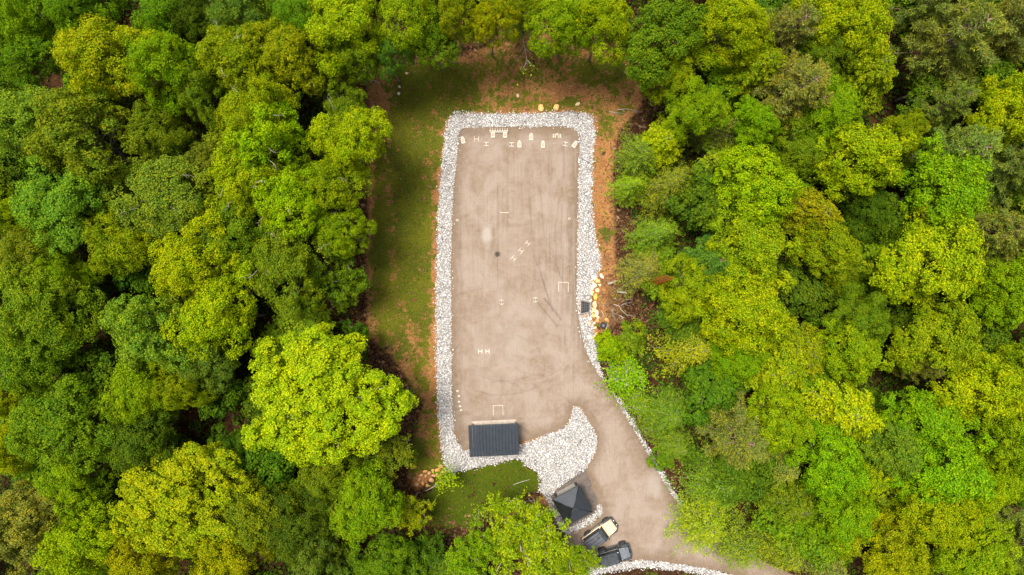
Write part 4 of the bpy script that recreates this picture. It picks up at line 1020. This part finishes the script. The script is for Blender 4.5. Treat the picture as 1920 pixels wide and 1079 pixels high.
def paper_target():
    root = empty('target')
    o = [(-.22, 0), (.22, 0), (.23, .5), (.15, .62), (.075, .63), (.075, .78), (-.075, .78), (-.075, .63), (-.15, .62), (-.23, .5)]
    tilt = Matrix.Rotation(math.radians(17), 3, 'X'); ht = .012
    def T(x, y, z): return tilt @ Vector((x, y, z)) + Vector((0, -.39, .07))
    mb = MB(); n = len(o)
    mb.add([T(x, y, 0) for x, y in o] + [T(x, y, ht) for x, y in o], [tuple(range(n - 1, -1, -1)), tuple(range(n, 2 * n))] + [(i, (i + 1) % n, n + (i + 1) % n, n + i) for i in range(n)])
    mb.build('panel', M['card'], root)
    for pts in ([(-.13, .2), (-.13, .5)], [(.13, .2), (.13, .5)], [(-.05, .24), (-.05, .5), (.05, .5), (.05, .24), (-.05, .24)], [(-.13, .2), (.13, .2)]):
        mk = MB()
        for p, q in zip(pts[:-1], pts[1:]):
            d = Vector((q[0] - p[0], q[1] - p[1])).normalized() * .022; e = Vector((-d.y, d.x))
            mk.add([T(p[0] - d.x + e.x, p[1] - d.y + e.y, ht + .004), T(q[0] + d.x + e.x, q[1] + d.y + e.y, ht + .004), T(q[0] + d.x - e.x, q[1] + d.y - e.y, ht + .004), T(p[0] - d.x - e.x, p[1] - d.y - e.y, ht + .004)], [(0, 1, 2, 3)])
        mk.build('scoring_line', M['print'], root)
    for s in (-1, 1):
        mb = MB(); stick_box(mb, (s * .16, -.36, .03), (s * .16, .4, .03), .04, .05); mb.build('rail', M['pale_wood'], root)
        mb = MB(); stick_box(mb, (s * .16, .26, .055), (s * .16, .26, .25), .035, .035); mb.build('prop', M['pale_wood'], root)
    return root
def place(o, px, py, rz=0.0, label=None, cat=None, group=None, lift=0.022):
    p = W(px, py); o.location = (p.x, p.y, p.z + lift); o.rotation_euler = (0, 0, math.radians(rz)); return tag(o, label, cat, group)
def repeat(maker, spots, cat, group):
    proto = maker()
    for i, (px, py, rz, label) in enumerate(spots):
        o = proto if i == 0 else copy_tree(proto)
        place(o, px, py, rz, label, cat, group)
# copies are made from the prototype only after its own placing: children keep local offsets
repeat(paper_target, [(868,263,14,'white silhouette target tilted clockwise in the top left yard corner'), (924.5,252,0,'white silhouette target under the left end of the plate rack'),
    (947,252,0,'white silhouette target under the right end of the plate rack'), (974,270.5,0,'white silhouette target beside an I shaped stand, lowest of the row centre'),
    (996,257,0,'white silhouette target standing alone right of the plate rack'), (1018,271,0,'white silhouette target alone between the centre and the letter like steel targets'),
    (1078,271,-35,'white silhouette target turned slantwise in the top right yard corner')], 'target', 'silhouette targets at the top end of the yard')

def wood_stand(gap=.3, ln=.52, cross=.05):
    def mk():
        root = empty('target_stand')
        for s in (-1, 1):
            mb = MB(); mb.box((0, s * gap / 2, .03), (ln, .055, .06)); mb.build('foot', M['white_paint'], root, .006, 1)
        mb = MB(); mb.box((0, 0, .05), (.075, gap - .06, .09)); mb.build('crossbar', M['pale_wood'], root, .006, 1)
        for s in (-1, 1):
            mb = MB(); mb.box((s * .14, 0, .012), (.1, .12, .02)); mb.build('base_plate', M['steel_dark'], root)
        return root
    return mk
repeat(wood_stand(.38, .5), [(912,270.5,0,'white I shaped stand between left corner target and plate rack'), (959.5,271.5,0,'white I shaped stand just left of the lowest central target'), (1060,270.5,-12,'white I shaped stand left of the slanted corner target')], 'target stand', 'I shaped stands along the target row')
def h_stand(w=.52, L=.5, brown=False, t=.04, th=.05):
    def mk():
        root = empty('target_stand')
        for s in (-1, 1):
            mb = MB(); mb.box((s * w / 2, 0, th / 2), (t, L, th)); mb.build('foot', M['white_paint'], root, .005, 1)
        mb = MB(); mb.box((0, 0, th / 2 + .012), (w - t, t * 1.2, th)); mb.build('crossbar', M['white_paint'], root, .005, 1)
        if brown:
            mb = MB(); mb.box((-.06, .22, .06), (.27, .12, .1)); mb.build('weight', M['brown_wood'], root, .02, 2)
        return root
    return mk
repeat(h_stand(.42, .58, True), [(893.5,261,0,'white H shaped stand with a brown weight between the feet')], 'target stand', 'H shaped stands in the yard')
repeat(h_stand(.4, .56), [(963,485,-42,'lowest left of three diagonal H stands in the yard middle'), (976.5,470.5,-42,'middle of three diagonal H stands in the yard'), (989.5,456.5,-42,'upper right of three diagonal H stands in the yard')], 'target stand', 'H shaped stands in the yard')
repeat(h_stand(.38, .5, False, .06), [(900.5,659,0,'left one of the pair of H stands in the lower yard'), (914,659,0,'right one of the pair of H stands in the lower yard')], 'target stand', 'H shaped stands in the yard')
def round_stand():
    root = empty('target_stand')
    for s in (-1, 1):
        mb = MB(); a0 = -1.0 if s < 0 else -1.0
        mb.tube([(math.sin(t) * .25, s * (.05 + math.cos(t) * .2), .03) for t in np.linspace(-1.15, 1.15, 9)], .026, 6); mb.build('hoop', M['white_paint'], root)
    mb = MB(); mb.box((0, 0, .03), (.045, .44, .04)); mb.build('crossbar', M['pale_wood'], root)
    mb = MB(); mb.box((0, 0, .01), (.2, .16, .015)); mb.build('base_plate', M['steel_dark'], root)
    return root
repeat(round_stand, [(940.5,567,0,'left one of two white round hoop stands in the yard middle'), (1004,562.5,0,'right hoop stand beside the small orange stain')], 'target stand', 'hoop stands in the yard')
def ring():
    root = empty('ring_target')
    mb = MB(); mb.tube([(math.cos(t) * .13, math.sin(t) * .085, .05) for t in np.linspace(0, 2 * PI, 17)], .035, 6, False); mb.build('ring', M['white_paint'], root)
    mb = MB(); mb.box((0, 0, .014), (.09, .06, .025)); mb.build('base_plate', M['steel_dark'], root)
    return root
repeat(ring, [(857.5,413.5,-8,'small white ring near the left stone border'), (1067.5,410.5,5,'small white ring near the right stone border')], 'ring', 'white rings lying near the yard sides')
def plate_rack():
    root = empty('plate_rack')
    mb = MB(); mb.box((0, -.08, .2), (2.0, .09, .09)); mb.build('crossbar', M['white_paint'], root, .01, 1)
    for s in (-1, 1):
        mb = MB(); mb.box((s * .85, -.05, .08), (.07, .55, .07)); mb.build('foot', M['grey_wood'], root)
    for i in range(8):
        x = -.94 + i * 1.88 / 7
        mb = MB(); mb.disc((x, .06, .34), (0, -.35, 1), .085, .02, 14); mb.build('plate', M['white_paint'], root)
        mb = MB(); mb.box((x, -.02, .27), (.03, .1, .14)); mb.build('hinge', M['steel_dark'], root)
        mb = MB(); mb.disc((x, .24, .36), (0, -.2, 1), .05, .02, 10); mb.build('counterweight', M['pale_wood'], root)
    return root
place(plate_rack(), 935.5, 247.5, 0, 'white plate rack with a row of round plates at the top end', 'plate rack')
def m_stand():
    root = empty('target_stand')
    for s in (-1, 1):
        mb = MB(); stick_box(mb, (s * .17, -.22, .04), (s * .12, .22, .1), .06, .05); mb.build('leg', M['white_paint'], root)
    mb = MB(); mb.box((0, .2, .1), (.3, .07, .05)); mb.build('top_bar', M['white_paint'], root)
    mb = MB(); stick_box(mb, (0, .16, .09), (0, -.06, .08), .05, .04); mb.build('brace', M['pale_wood'], root)
    return root
place(m_stand(), 1044, 255.5, 0, 'white M shaped stand between two small lobed steel targets', 'target stand')
def lobed():
    root = empty('steel_target')
    for z_, y_, r_ in ((.05, -.12, .115), (.05, .11, .09)):
        mb = MB(); mb.tube([(math.cos(t) * r_, y_ + math.sin(t) * r_, z_) for t in np.linspace(0, 2 * PI, 13)], .03, 5, False); mb.build('lobe', M['pale_wood'], root)
    mb = MB(); mb.box((0, 0, .014), (.07, .34, .025)); mb.build('base_plate', M['white_paint'], root)
    return root
repeat(lobed, [(1038,255,0,'figure eight steel target left of the M shaped stand'), (1050.5,255.5,0,'figure eight steel target right of the M shaped stand')], 'target', 'figure eight steel targets')
def shooting_box(w, d):
    root = empty('shooting_box')
    mb = MB(); mb.box((0, d / 2, .025), (w, .06, .05)); mb.build('board', M['pale_wood'], root)
    for s in (-1, 1):
        mb = MB(); mb.box((s * (w / 2 - .03), -.03, .0235), (.06, d - .0, .047)); mb.build('board', M['pale_wood'], root)
    return root
place(shooting_box(1.12, 1.02), 1056.5, 538.5, -1, 'three sided pale board frame near the right stone border', 'shooting box', 'board frames lying on the yard')
place(shooting_box(1.12, 1.05), 934, 769.5, 2, 'three sided pale board frame in front of the shed', 'shooting box', 'board frames lying on the yard')
mb = MB(); mb.box((0, 0, .025), (1.0, .06, .05)); place(mb.build('board', M['pale_wood']), 945.5, 399, -2, 'single pale board lying across the upper middle of the yard', 'board')
def block():
    root = empty('marker_block'); mb = MB(); mb.box((0, 0, .06), (.24, .14, .12)); mb.build('block', M['white_paint'], root, .015, 1)
    for s in (-1, 1):
        mb = MB(); mb.box((s * .1, -.09, .03), (.06, .1, .06)); mb.build('foot', M['pale_wood'], root)
    return root
repeat(block, [(858,733,-5,'topmost white block of the short row near the lower left border'), (860.5,742.5,-10,'second white block from the top near the lower left border'), (861,753,-10,'faint third white block of the short lower left row'),
    (863,761.5,-12,'fourth white block from the top near the lower left border'), (864.5,769,15,'lowest white block of the short row near the lower left border')], 'marker block', 'white blocks along the lower left yard side')

# drain box in the stone border
def drain():
    root = empty('drain_inlet')
    mb = MB(); mb.shell([(-.34, .02, .36), (-.34, .3, .36), (.32, .3, .5), (.32, .02, .5)]); mb.build('pit', M['void'], root)
    for s in (-1, 1):
        mb = MB(); stick_box(mb, (-.42, s * .4, .2), (.36, s * .58, .2), .09, .36); mb.build('wing_wall', M['concrete'], root, .01, 1)
    mb = MB(); mb.box((.4, 0, .19), (.07, 1.1, .34)); mb.build('head_wall', M['grey_wood'], root)
    for i in range(4):
        x = -.26 + i * .16; mb = MB(); mb.box((x, 0, .325), (.03, .72 + .2 * (x + .34), .03)); mb.build('grate_bar', M['steel_dark'], root)
    for i in range(3):
        mb = MB(); mb.box((.0, -.22 + i * .22, .352), (.66, .025, .02)); mb.build('grate_bar', M['steel_dark'], root)
    return root
dr_ = drain(); dr_.scale = (1.3, 1.3, 1.0)
place(dr_, 1097, 576, 180, 'dark grated drain inlet with pale wing walls in the stone border', 'drain', None, 0.0)
# old tyre
root = empty('old_tyre')
mb = MB(); mb.tube([(math.cos(t) * .27, math.sin(t) * .27, .13) for t in np.linspace(0, 2 * PI, 25)], .12, 8, False); mb.build('tyre', M['rubber'], root)
mb = MB(); mb.disc((0, 0, .1), (0, 0, 1), .19, .05, 18); mb.build('rim', M['rim'], root)
mb = MB(); mb.disc((0, 0, .14), (0, 0, 1), .07, .05, 12); mb.build('hub', M['concrete'], root)
place(root, 1131, 590.5 + 20, 0, 'old black tyre lying among rust coloured rocks', 'tyre', None, .06)

# ------------------------------------------------------------------ the shed
def shed():
    zt = 2.75; zl = 2.35
    pts = [(879.5, 799.5, zt), (970, 795.5, zt), (972, 851.5, zl), (882, 856, zl)]
    q = [Vector((*P0(a, b, z), z)) for a, b, z in pts]
    c = sum(q, Vector()) / 4; c.z = 0
    root = empty('shed', c); q = [v - c for v in q]
    n = 15
    for i in range(n):
        a0 = q[0].lerp(q[1], i / n); a1 = q[0].lerp(q[1], (i + 1) / n); b0 = q[3].lerp(q[2], i / n); b1 = q[3].lerp(q[2], (i + 1) / n)
        dx = (a1 - a0); r0 = a0 + dx * .0 ; up = Vector((0, 0, 1))
        db = b1 - b0
        prof = [(0.02, 0), (.1, .045), (.2, .045), (.28, 0), (.52, 0), (.56, .014), (.66, .014), (.7, 0), (.98, 0)]
        vs = [a0 + dx * u + up * h for u, h in prof] + [b0 + db * u + up * h for u, h in prof]; m = len(prof)
        lowv = [v - up * .03 for v in (a0 + dx * .02, a0 + dx * .98, b0 + db * .02, b0 + db * .98)]
        mb = MB(); mb.add(vs, [(k, k + 1, m + k + 1, m + k) for k in range(m - 1)]); mb.add(lowv, [(0, 2, 3, 1)])
        mb.build('roof_panel', M['shed_metal'], root)
    def bar(nm, a, b, w, h, mat):
        mb = MB(); stick_box(mb, a, b, w, h); return mb.build(nm, M[mat], root)
    dz = Vector((0, 0, -.05))
    bar('roof_trim', q[0] + Vector((-.04, .05, -.04)), q[1] + Vector((.04, .05, -.04)), .07, .16, 'black_metal')
    bar('roof_trim', q[3] + Vector((-.04, -.05, -.04)), q[2] + Vector((.04, -.05, -.04)), .07, .16, 'black_metal')
    bar('roof_trim', q[0] + Vector((-.05, 0, -.03)), q[3] + Vector((-.05, 0, -.03)), .07, .16, 'black_metal')
    bar('roof_trim', q[1] + Vector((.05, 0, -.03)), q[2] + Vector((.05, 0, -.03)), .07, .16, 'black_metal')
    for a, b in ((q[0], q[1]), (q[3], q[2])):
        for t in (.04, .96):
            p = a.lerp(b, t); p = p + Vector((0, -.3 if a is q[0] else .3, -.1)); mb = MB(); mb.box((p.x, p.y, p.z / 2 - .02), (.13, .13, p.z)); mb.build('post', M['grey_wood'], root)
    for t0, t1 in ((0.05, .95),):
        a = q[3].lerp(q[2], t0); b = q[3].lerp(q[2], t1)
        for k in range(7):
            z = .2 + k * .3; mb = MB(); mb.box(((a.x + b.x) / 2, (a.y + b.y) / 2 + .38, z), ((b - a).length, .04, .28), Matrix.Rotation(math.atan2(b.y - a.y, b.x - a.x), 3, 'Z')); mb.build('wall_board', M['grey_wood'], root)
    mb = MB(); mb.box((0.02, 0.02, .035), (4.9, 3.2, .07), Matrix.Rotation(.045, 3, 'Z')); mb.build('floor_slab', M['slab'], root, .01, 1)
    mb = MB(); mb.box((0, -.7, .78), (3.6, .6, .05), Matrix.Rotation(.045, 3, 'Z')); mb.build('bench_top', M['pale_wood'], root)
    for s in (-1, 1):
        mb = MB(); mb.box((s * 1.6, -.7, .41), (.08, .5, .68)); mb.build('bench_leg', M['pale_wood'], root)
    return tag(root, 'open black metal roofed shed at the lower end of the yard', 'shed')
shed()

# ------------------------------------------------------------------ the pavilion
def pavilion():
    ze = 2.4; za = 3.35
    cs = [(1036.3, 937.4), (1085.2, 910.9), (1111.2, 960.3), (1062.3, 986.8)]
    q = [Vector((*P0(a, b, ze), ze)) for a, b in cs]; c = sum(q, Vector()) / 4; c.z = 0
    root = empty('pavilion', c); q = [v - c for v in q]
    ap = Vector((0, 0, za))
    for i in range(4):
        a, b = q[i], q[(i + 1) % 4]
        mb = MB(); n = 16; nrm = (b - a).cross(ap - a).normalized()
        if nrm.z < 0: nrm = -nrm
        # ribbed face: ribs run down the slope, each cut at the hip
        vs = []; fs = []
        def top(u):    # highest point of the face above eave position u (0..1)
            t = 1 - abs(2 * u - 1); mid = a.lerp(b, .5); return a.lerp(b, u) + (ap - mid) * t
        prof = [0, .12, .2, .32, 1.0]; hh = [0, .022, .022, 0, 0]
        for k in range(n):
            for j in range(4):
                u0 = (k + prof[j]) / n; u1 = (k + prof[j + 1]) / n
                segs = [(u0, u1)] if not (u0 < .5 < u1) else [(u0, .5), (.5, u1)]
                for s0, s1 in segs:
                    h0 = hh[j] if s0 == u0 else hh[j]; h1 = hh[j + 1]
                    mb.add([a.lerp(b, s0) + nrm * h0, a.lerp(b, s1) + nrm * h1, top(s1) + nrm * h1, top(s0) + nrm * h0], [(0, 1, 2, 3)])
        mb.build('roof_face', M['roof_metal'], root)
        mb = MB(); mb.tube([a + Vector((0, 0, .03)), ap + Vector((0, 0, .035))], .035, 6); mb.build('hip_cap', M['black_metal'], root)
        mb = MB(); stick_box(mb, a + Vector((0, 0, -.1)), b + Vector((0, 0, -.1)), .05, .16); mb.build('fascia', M['black_metal'], root)
        mb = MB(); p = q[i] * .8; mb.tube([(p.x, p.y, .0), (p.x, p.y, ze - .05)], .075, 10); pst = mb.build('post', M['black_paint'], root)
        mb = MB(); mb.disc((p.x, p.y, .11), (0, 0, 1), .17, .1, 14); mb.build('post_foot', M['black_paint'], root)
    mb = MB(); vs = [v * .86 for v in q]; mb.add([(v.x, v.y, .06) for v in vs] + [(v.x, v.y, -.02) for v in vs], [(0, 1, 2, 3), (7, 6, 5, 4)] + [(i, (i + 1) % 4, 4 + (i + 1) % 4, 4 + i) for i in range(4)])
    mb.build('floor_slab', M['concrete'], root)
    a = math.atan2(q[1].y - q[0].y, q[1].x - q[0].x); R = Matrix.Rotation(a, 3, 'Z')
    mb = MB(); mb.box((0, 0, .74), (1.5, .7, .05), R); mb.build('table_top', M['grey_wood'], root)
    for s in (-1, 1):
        mb = MB(); mb.box(R @ Vector((s * .6, 0, .39)), (.08, .6, .66), R); mb.build('table_leg', M['grey_wood'], root)
        mb = MB(); mb.box(R @ Vector((0, s * .62, .44)), (1.5, .26, .04), R); mb.build('bench_board', M['grey_wood'], root)
        for e in (-1, 1):
            mb = MB(); mb.box(R @ Vector((e * .55, s * .62, .24)), (.06, .2, .36), R); mb.build('bench_leg', M['grey_wood'], root)
    return tag(root, 'small square pavilion with a black pyramid metal roof', 'pavilion')
pavilion()

# ------------------------------------------------------------------ vehicles (local +x is forward)
def wheel(root, x, y, r=.41, w=.27):
    s = 1 if y > 0 else -1
    t = empty('wheel', (x, y, r)); t.parent = root
    mb = MB(); prof = [(r - .1, -w / 2), (r - .03, -w / 2), (r, -w / 2 + .04), (r, w / 2 - .04), (r - .03, w / 2), (r - .1, w / 2)]
    n = 24; vs = []; fs = []
    for k in range(n):
        a = 2 * PI * k / n; rr_ = .012 if k % 2 else 0
        for rad, yy in prof: vs.append(((rad - rr_ * (rad > r - .02)) * math.cos(a), yy, (rad - rr_ * (rad > r - .02)) * math.sin(a)))
    m = len(prof)
    for k in range(n):
        for j in range(m): fs.append((k * m + j, k * m + (j + 1) % m, ((k + 1) % n) * m + (j + 1) % m, ((k + 1) % n) * m + j))
    mb.add(vs, fs); mb.build('tyre', M['rubber'], t)
    mb = MB(); mb.disc((0, s * w * .18, 0), (0, 1, 0), r - .09, w * .5, 20); mb.disc((0, s * (w * .45), 0), (0, 1, 0), .09, .05, 10)
    for k in range(5):
        a = 2 * PI * k / 5; mb.box((math.cos(a) * .17, s * w * .44, math.sin(a) * .17), (.2, .03, .07), Matrix.Rotation(-a, 3, 'Y'))
    mb.build('rim', M['rim'], t)

def part(root, name, mat, fn, bevel=.02, seg=2):
    mb = MB(); fn(mb); return mb.build(name, M[mat], root, bevel, seg)

def jeep(loc, rz):
    root = empty('parked_car', loc, rz)
    part(root, 'body', 'car_black', lambda m: m.shell([(-1.85, .5, .74), (-1.88, 1.12, .75), (.62, 1.16, .75), (.64, .5, .74)]), .04)
    part(root, 'hood', 'sky_sheen', lambda m: m.shell([(.6, .62, .66), (.6, 1.2, .68), (1.2, 1.18, .64), (1.72, 1.1, .58), (1.76, .62, .56)]), .05)
    part(root, 'grille', 'car_black', lambda m: m.box((1.79, 0, .86), (.06, 1.1, .5)), .015)
    part(root, 'front_bumper', 'canvas_black', lambda m: m.shell([(1.8, .52, .85), (1.8, .74, .86), (1.98, .74, .62), (1.98, .52, .62)]), .03)
    part(root, 'rear_bumper', 'canvas_black', lambda m: m.box((-1.98, 0, .6), (.18, 1.6, .2)), .03)
    part(root, 'soft_top', 'canvas_black', lambda m: m.shell([(-1.84, 1.18, .74), (-1.7, 1.78, .66), (-1.2, 1.84, .65), (.2, 1.84, .65), (.3, 1.8, .65), (.34, 1.18, .74)]), .05)
    part(root, 'windscreen', 'glass', lambda m: m.shell([(.36, 1.75, .62), (.66, 1.2, .68), (.62, 1.19, .68), (.33, 1.73, .62)]), 0)
    part(root, 'windscreen_frame', 'car_black', lambda m: m.box((.33, 0, 1.8), (.09, 1.36, .07)), .02)
    for k in (-.9, -.15):
        part(root, 'roof_seam', 'black_paint', lambda m: m.box((k, 0, 1.853), (.04, 1.26, .02)), 0)
    for s in (-1, 1):
        part(root, 'side_window', 'glass', lambda m: m.shell([(-1.45, 1.28, .012), (-1.4, 1.66, .012), (-.62, 1.7, .012), (-.62, 1.28, .012)]), 0).location = (0, s * .71, 0)
        part(root, 'side_window', 'glass', lambda m: m.shell([(-.5, 1.28, .012), (-.5, 1.7, .012), (.22, 1.68, .012), (.24, 1.28, .012)]), 0).location = (0, s * .71, 0)
        dr = part(root, 'door', 'car_black', lambda m: m.box((-.12, s * .765, .84), (.82, .03, .56)), .012)
        hd = MB(); hd.box((-.42, s * .79, .98), (.12, .03, .03)); hd.build('handle', M['black_paint'], dr)
        part(root, 'fender', 'canvas_black', lambda m: m.shell([(.85, .8, .17), (1.0, 1.0, .17), (1.6, 1.02, .17), (1.84, .88, .15), (1.8, .82, .15), (1.58, .95, .17), (1.03, .94, .17), (.9, .78, .17)]), .015).location = (0, s * .76, 0)
        part(root, 'fender', 'canvas_black', lambda m: m.shell([(-1.72, .76, .1), (-1.55, .98, .1), (-.9, 1.0, .1), (-.66, .72, .1), (-.74, .7, .1), (-.94, .92, .1), (-1.5, .91, .1), (-1.64, .74, .1)]), .012).location = (0, s * .84, 0)
        part(root, 'side_step', 'black_paint', lambda m: m.box((.05, s * .84, .48), (1.35, .16, .07)), .02)
        part(root, 'mirror', 'car_black', lambda m: m.box((.5, s * .93, 1.28), (.1, .2, .16)), .03)
        part(root, 'headlight', 'lamp_glass', lambda m: m.disc((1.825, s * .4, .9), (1, 0, 0), .1, .03, 14), 0)
        part(root, 'glint_disc', 'chrome', lambda m: m.disc((.42, s * .6, 1.87), (0, 0, 1), .06, .05, 10), 0)  # chrome disc added to give a bright glint at the roof corner
        part(root, 'hood_latch', 'chrome', lambda m: m.box((.72, s * .6, 1.21), (.09, .05, .03)), 0)
        part(root, 'tail_light', 'rust_rock', lambda m: m.box((-1.895, s * .68, .95), (.04, .12, .2)), 0)
        wheel(root, 1.22, s * .9, .44, .3); wheel(root, -1.2, s * .9, .44, .3)
    t = empty('spare_wheel', (-2.02, 0, 1.05)); t.parent = root
    mb = MB(); mb.disc((0, 0, 0), (1, 0, 0), .4, .24, 24); mb.build('tyre', M['rubber'], t, .03, 2)
    mb = MB(); mb.disc((-.1, 0, 0), (1, 0, 0), .2, .1, 16); mb.build('rim', M['chrome'], t)
    return tag(root, 'black off road car with black soft top and hood painted sky-sheen grey on the driveway', 'car', 'cars parked by the pavilion')
def wagon(loc, rz):
    root = empty('parked_car', loc, rz)
    part(root, 'body', 'cream_paint', lambda m: m.shell([(-2.05, .5, .82), (-2.08, 1.05, .84), (.75, 1.12, .84), (.78, .5, .83)]), .05)
    part(root, 'hood', 'cream_paint', lambda m: m.shell([(.7, .6, .83), (.7, 1.13, .8), (1.3, 1.12, .78), (1.82, 1.04, .7), (1.96, .9, .66), (1.98, .6, .66)]), .06, 3)
    part(root, 'grille', 'black_paint', lambda m: m.box((2.0, 0, .78), (.05, 1.2, .26)), .01)
    part(root, 'front_bumper', 'canvas_black', lambda m: m.shell([(1.86, .45, .9), (1.86, .68, .92), (2.2, .68, .66), (2.2, .45, .66)]), .04)
    part(root, 'winch', 'steel_dark', lambda m: m.tube([(2.1, -.25, .74), (2.1, .25, .74)], .08, 10), 0)
    part(root, 'rear_bumper', 'canvas_black', lambda m: m.box((-2.14, 0, .55), (.16, 1.7, .2)), .03)
    part(root, 'cabin', 'canvas_black', lambda m: m.shell([(-2.02, 1.1, .82), (-1.95, 1.8, .72), (.1, 1.84, .72), (.22, 1.8, .72), (.3, 1.14, .81)]), .04)
    part(root, 'roof', 'roof_grey', lambda m: m.box((-.95, 0, 1.87), (1.98, 1.36, .06)), .025)
    for y_ in (-.42, 0, .42):
        part(root, 'roof_rail', 'black_paint', lambda m: m.box((-.95, y_, 1.915), (1.9, .05, .035)), 0)
    part(root, 'roof_vent', 'void', lambda m: m.box((-.3, .12, 1.925), (.22, .08, .05)), .01)
    part(root, 'windscreen', 'glass', lambda m: m.shell([(.24, 1.78, .7), (.66, 1.16, .78), (.6, 1.15, .78), (.2, 1.76, .7)]), 0)
    part(root, 'sun_visor', 'canvas_black', lambda m: m.shell([(.14, 1.82, .76), (.14, 1.87, .76), (.42, 1.72, .78), (.42, 1.68, .78)]), .01)
    for k in range(7):
        part(root, 'cowl_vent', 'black_paint', lambda m: m.box((.78 + .02 * abs(k - 3), -.66 + k * .22, 1.15), (.07, .1, .04)), .01)
    for s in (-1, 1):
        part(root, 'side_window', 'glass', lambda m: m.shell([(-1.8, 1.2, .012), (-1.76, 1.68, .012), (-.75, 1.7, .012), (-.75, 1.2, .012)]), 0).location = (0, s * .79, 0)
        part(root, 'side_window', 'glass', lambda m: m.shell([(-.62, 1.2, .012), (-.62, 1.7, .012), (.08, 1.68, .012), (.2, 1.2, .012)]), 0).location = (0, s * .79, 0)
        dr = part(root, 'door', 'cream_paint', lambda m: m.box((-.2, s * .85, .82), (.95, .03, .52)), .012)
        hd = MB(); hd.box((-.55, s * .88, .95), (.13, .03, .03)); hd.build('handle', M['black_paint'], dr)
        part(root, 'fender', 'canvas_black', lambda m: m.shell([(.88, .72, .1), (1.02, .92, .1), (1.62, .92, .1), (1.86, .74, .1), (1.78, .72, .1), (1.58, .86, .1), (1.06, .86, .1), (.96, .7, .1)]), .012).location = (0, s * .86, 0)
        part(root, 'fender', 'canvas_black', lambda m: m.shell([(-1.72, .72, .07), (-1.55, .92, .07), (-.95, .92, .07), (-.72, .7, .07), (-.8, .68, .07), (-.98, .86, .07), (-1.5, .86, .07), (-1.64, .7, .07)]), .012).location = (0, s * .87, 0)
        part(root, 'side_step', 'black_paint', lambda m: m.box((0, s * .9, .42), (1.7, .14, .07)), .02)
        part(root, 'mirror', 'canvas_black', lambda m: m.box((.52, s * 1.0, 1.25), (.1, .22, .16)), .03)
        part(root, 'headlight', 'lamp_glass', lambda m: m.disc((2.0, s * .5, .8), (1, 0, 0), .1, .06, 14), 0)
        part(root, 'fog_light', 'lamp_glass', lambda m: m.disc((2.12, s * .3, .74), (1, 0, 0), .07, .06, 12), 0)
        part(root, 'tail_light', 'rust_rock', lambda m: m.box((-2.08, s * .74, .85), (.04, .12, .22)), 0)
        wheel(root, 1.34, s * .84, .4, .26); wheel(root, -1.24, s * .84, .4, .26)
    return tag(root, 'cream off road wagon with a black roof beside the pavilion', 'car', 'cars parked by the pavilion')
a1 = math.radians(36)
f = Vector((*P0(1153.5, 980.5, .8), 0)); WG = wagon(f - Vector((math.cos(a1), math.sin(a1), 0)) * 2.02 + Vector((0, 0, .02)), a1); WG.scale = (.94, .92, .95)
a2 = math.radians(16.5)
f = Vector((*P0(1147, 1024.5, .6), 0)); JP = jeep(f - Vector((-math.sin(a2), math.cos(a2), 0)) * .92 + Vector((0, 0, .02)), a2); JP.scale = (.96, .94, .97)
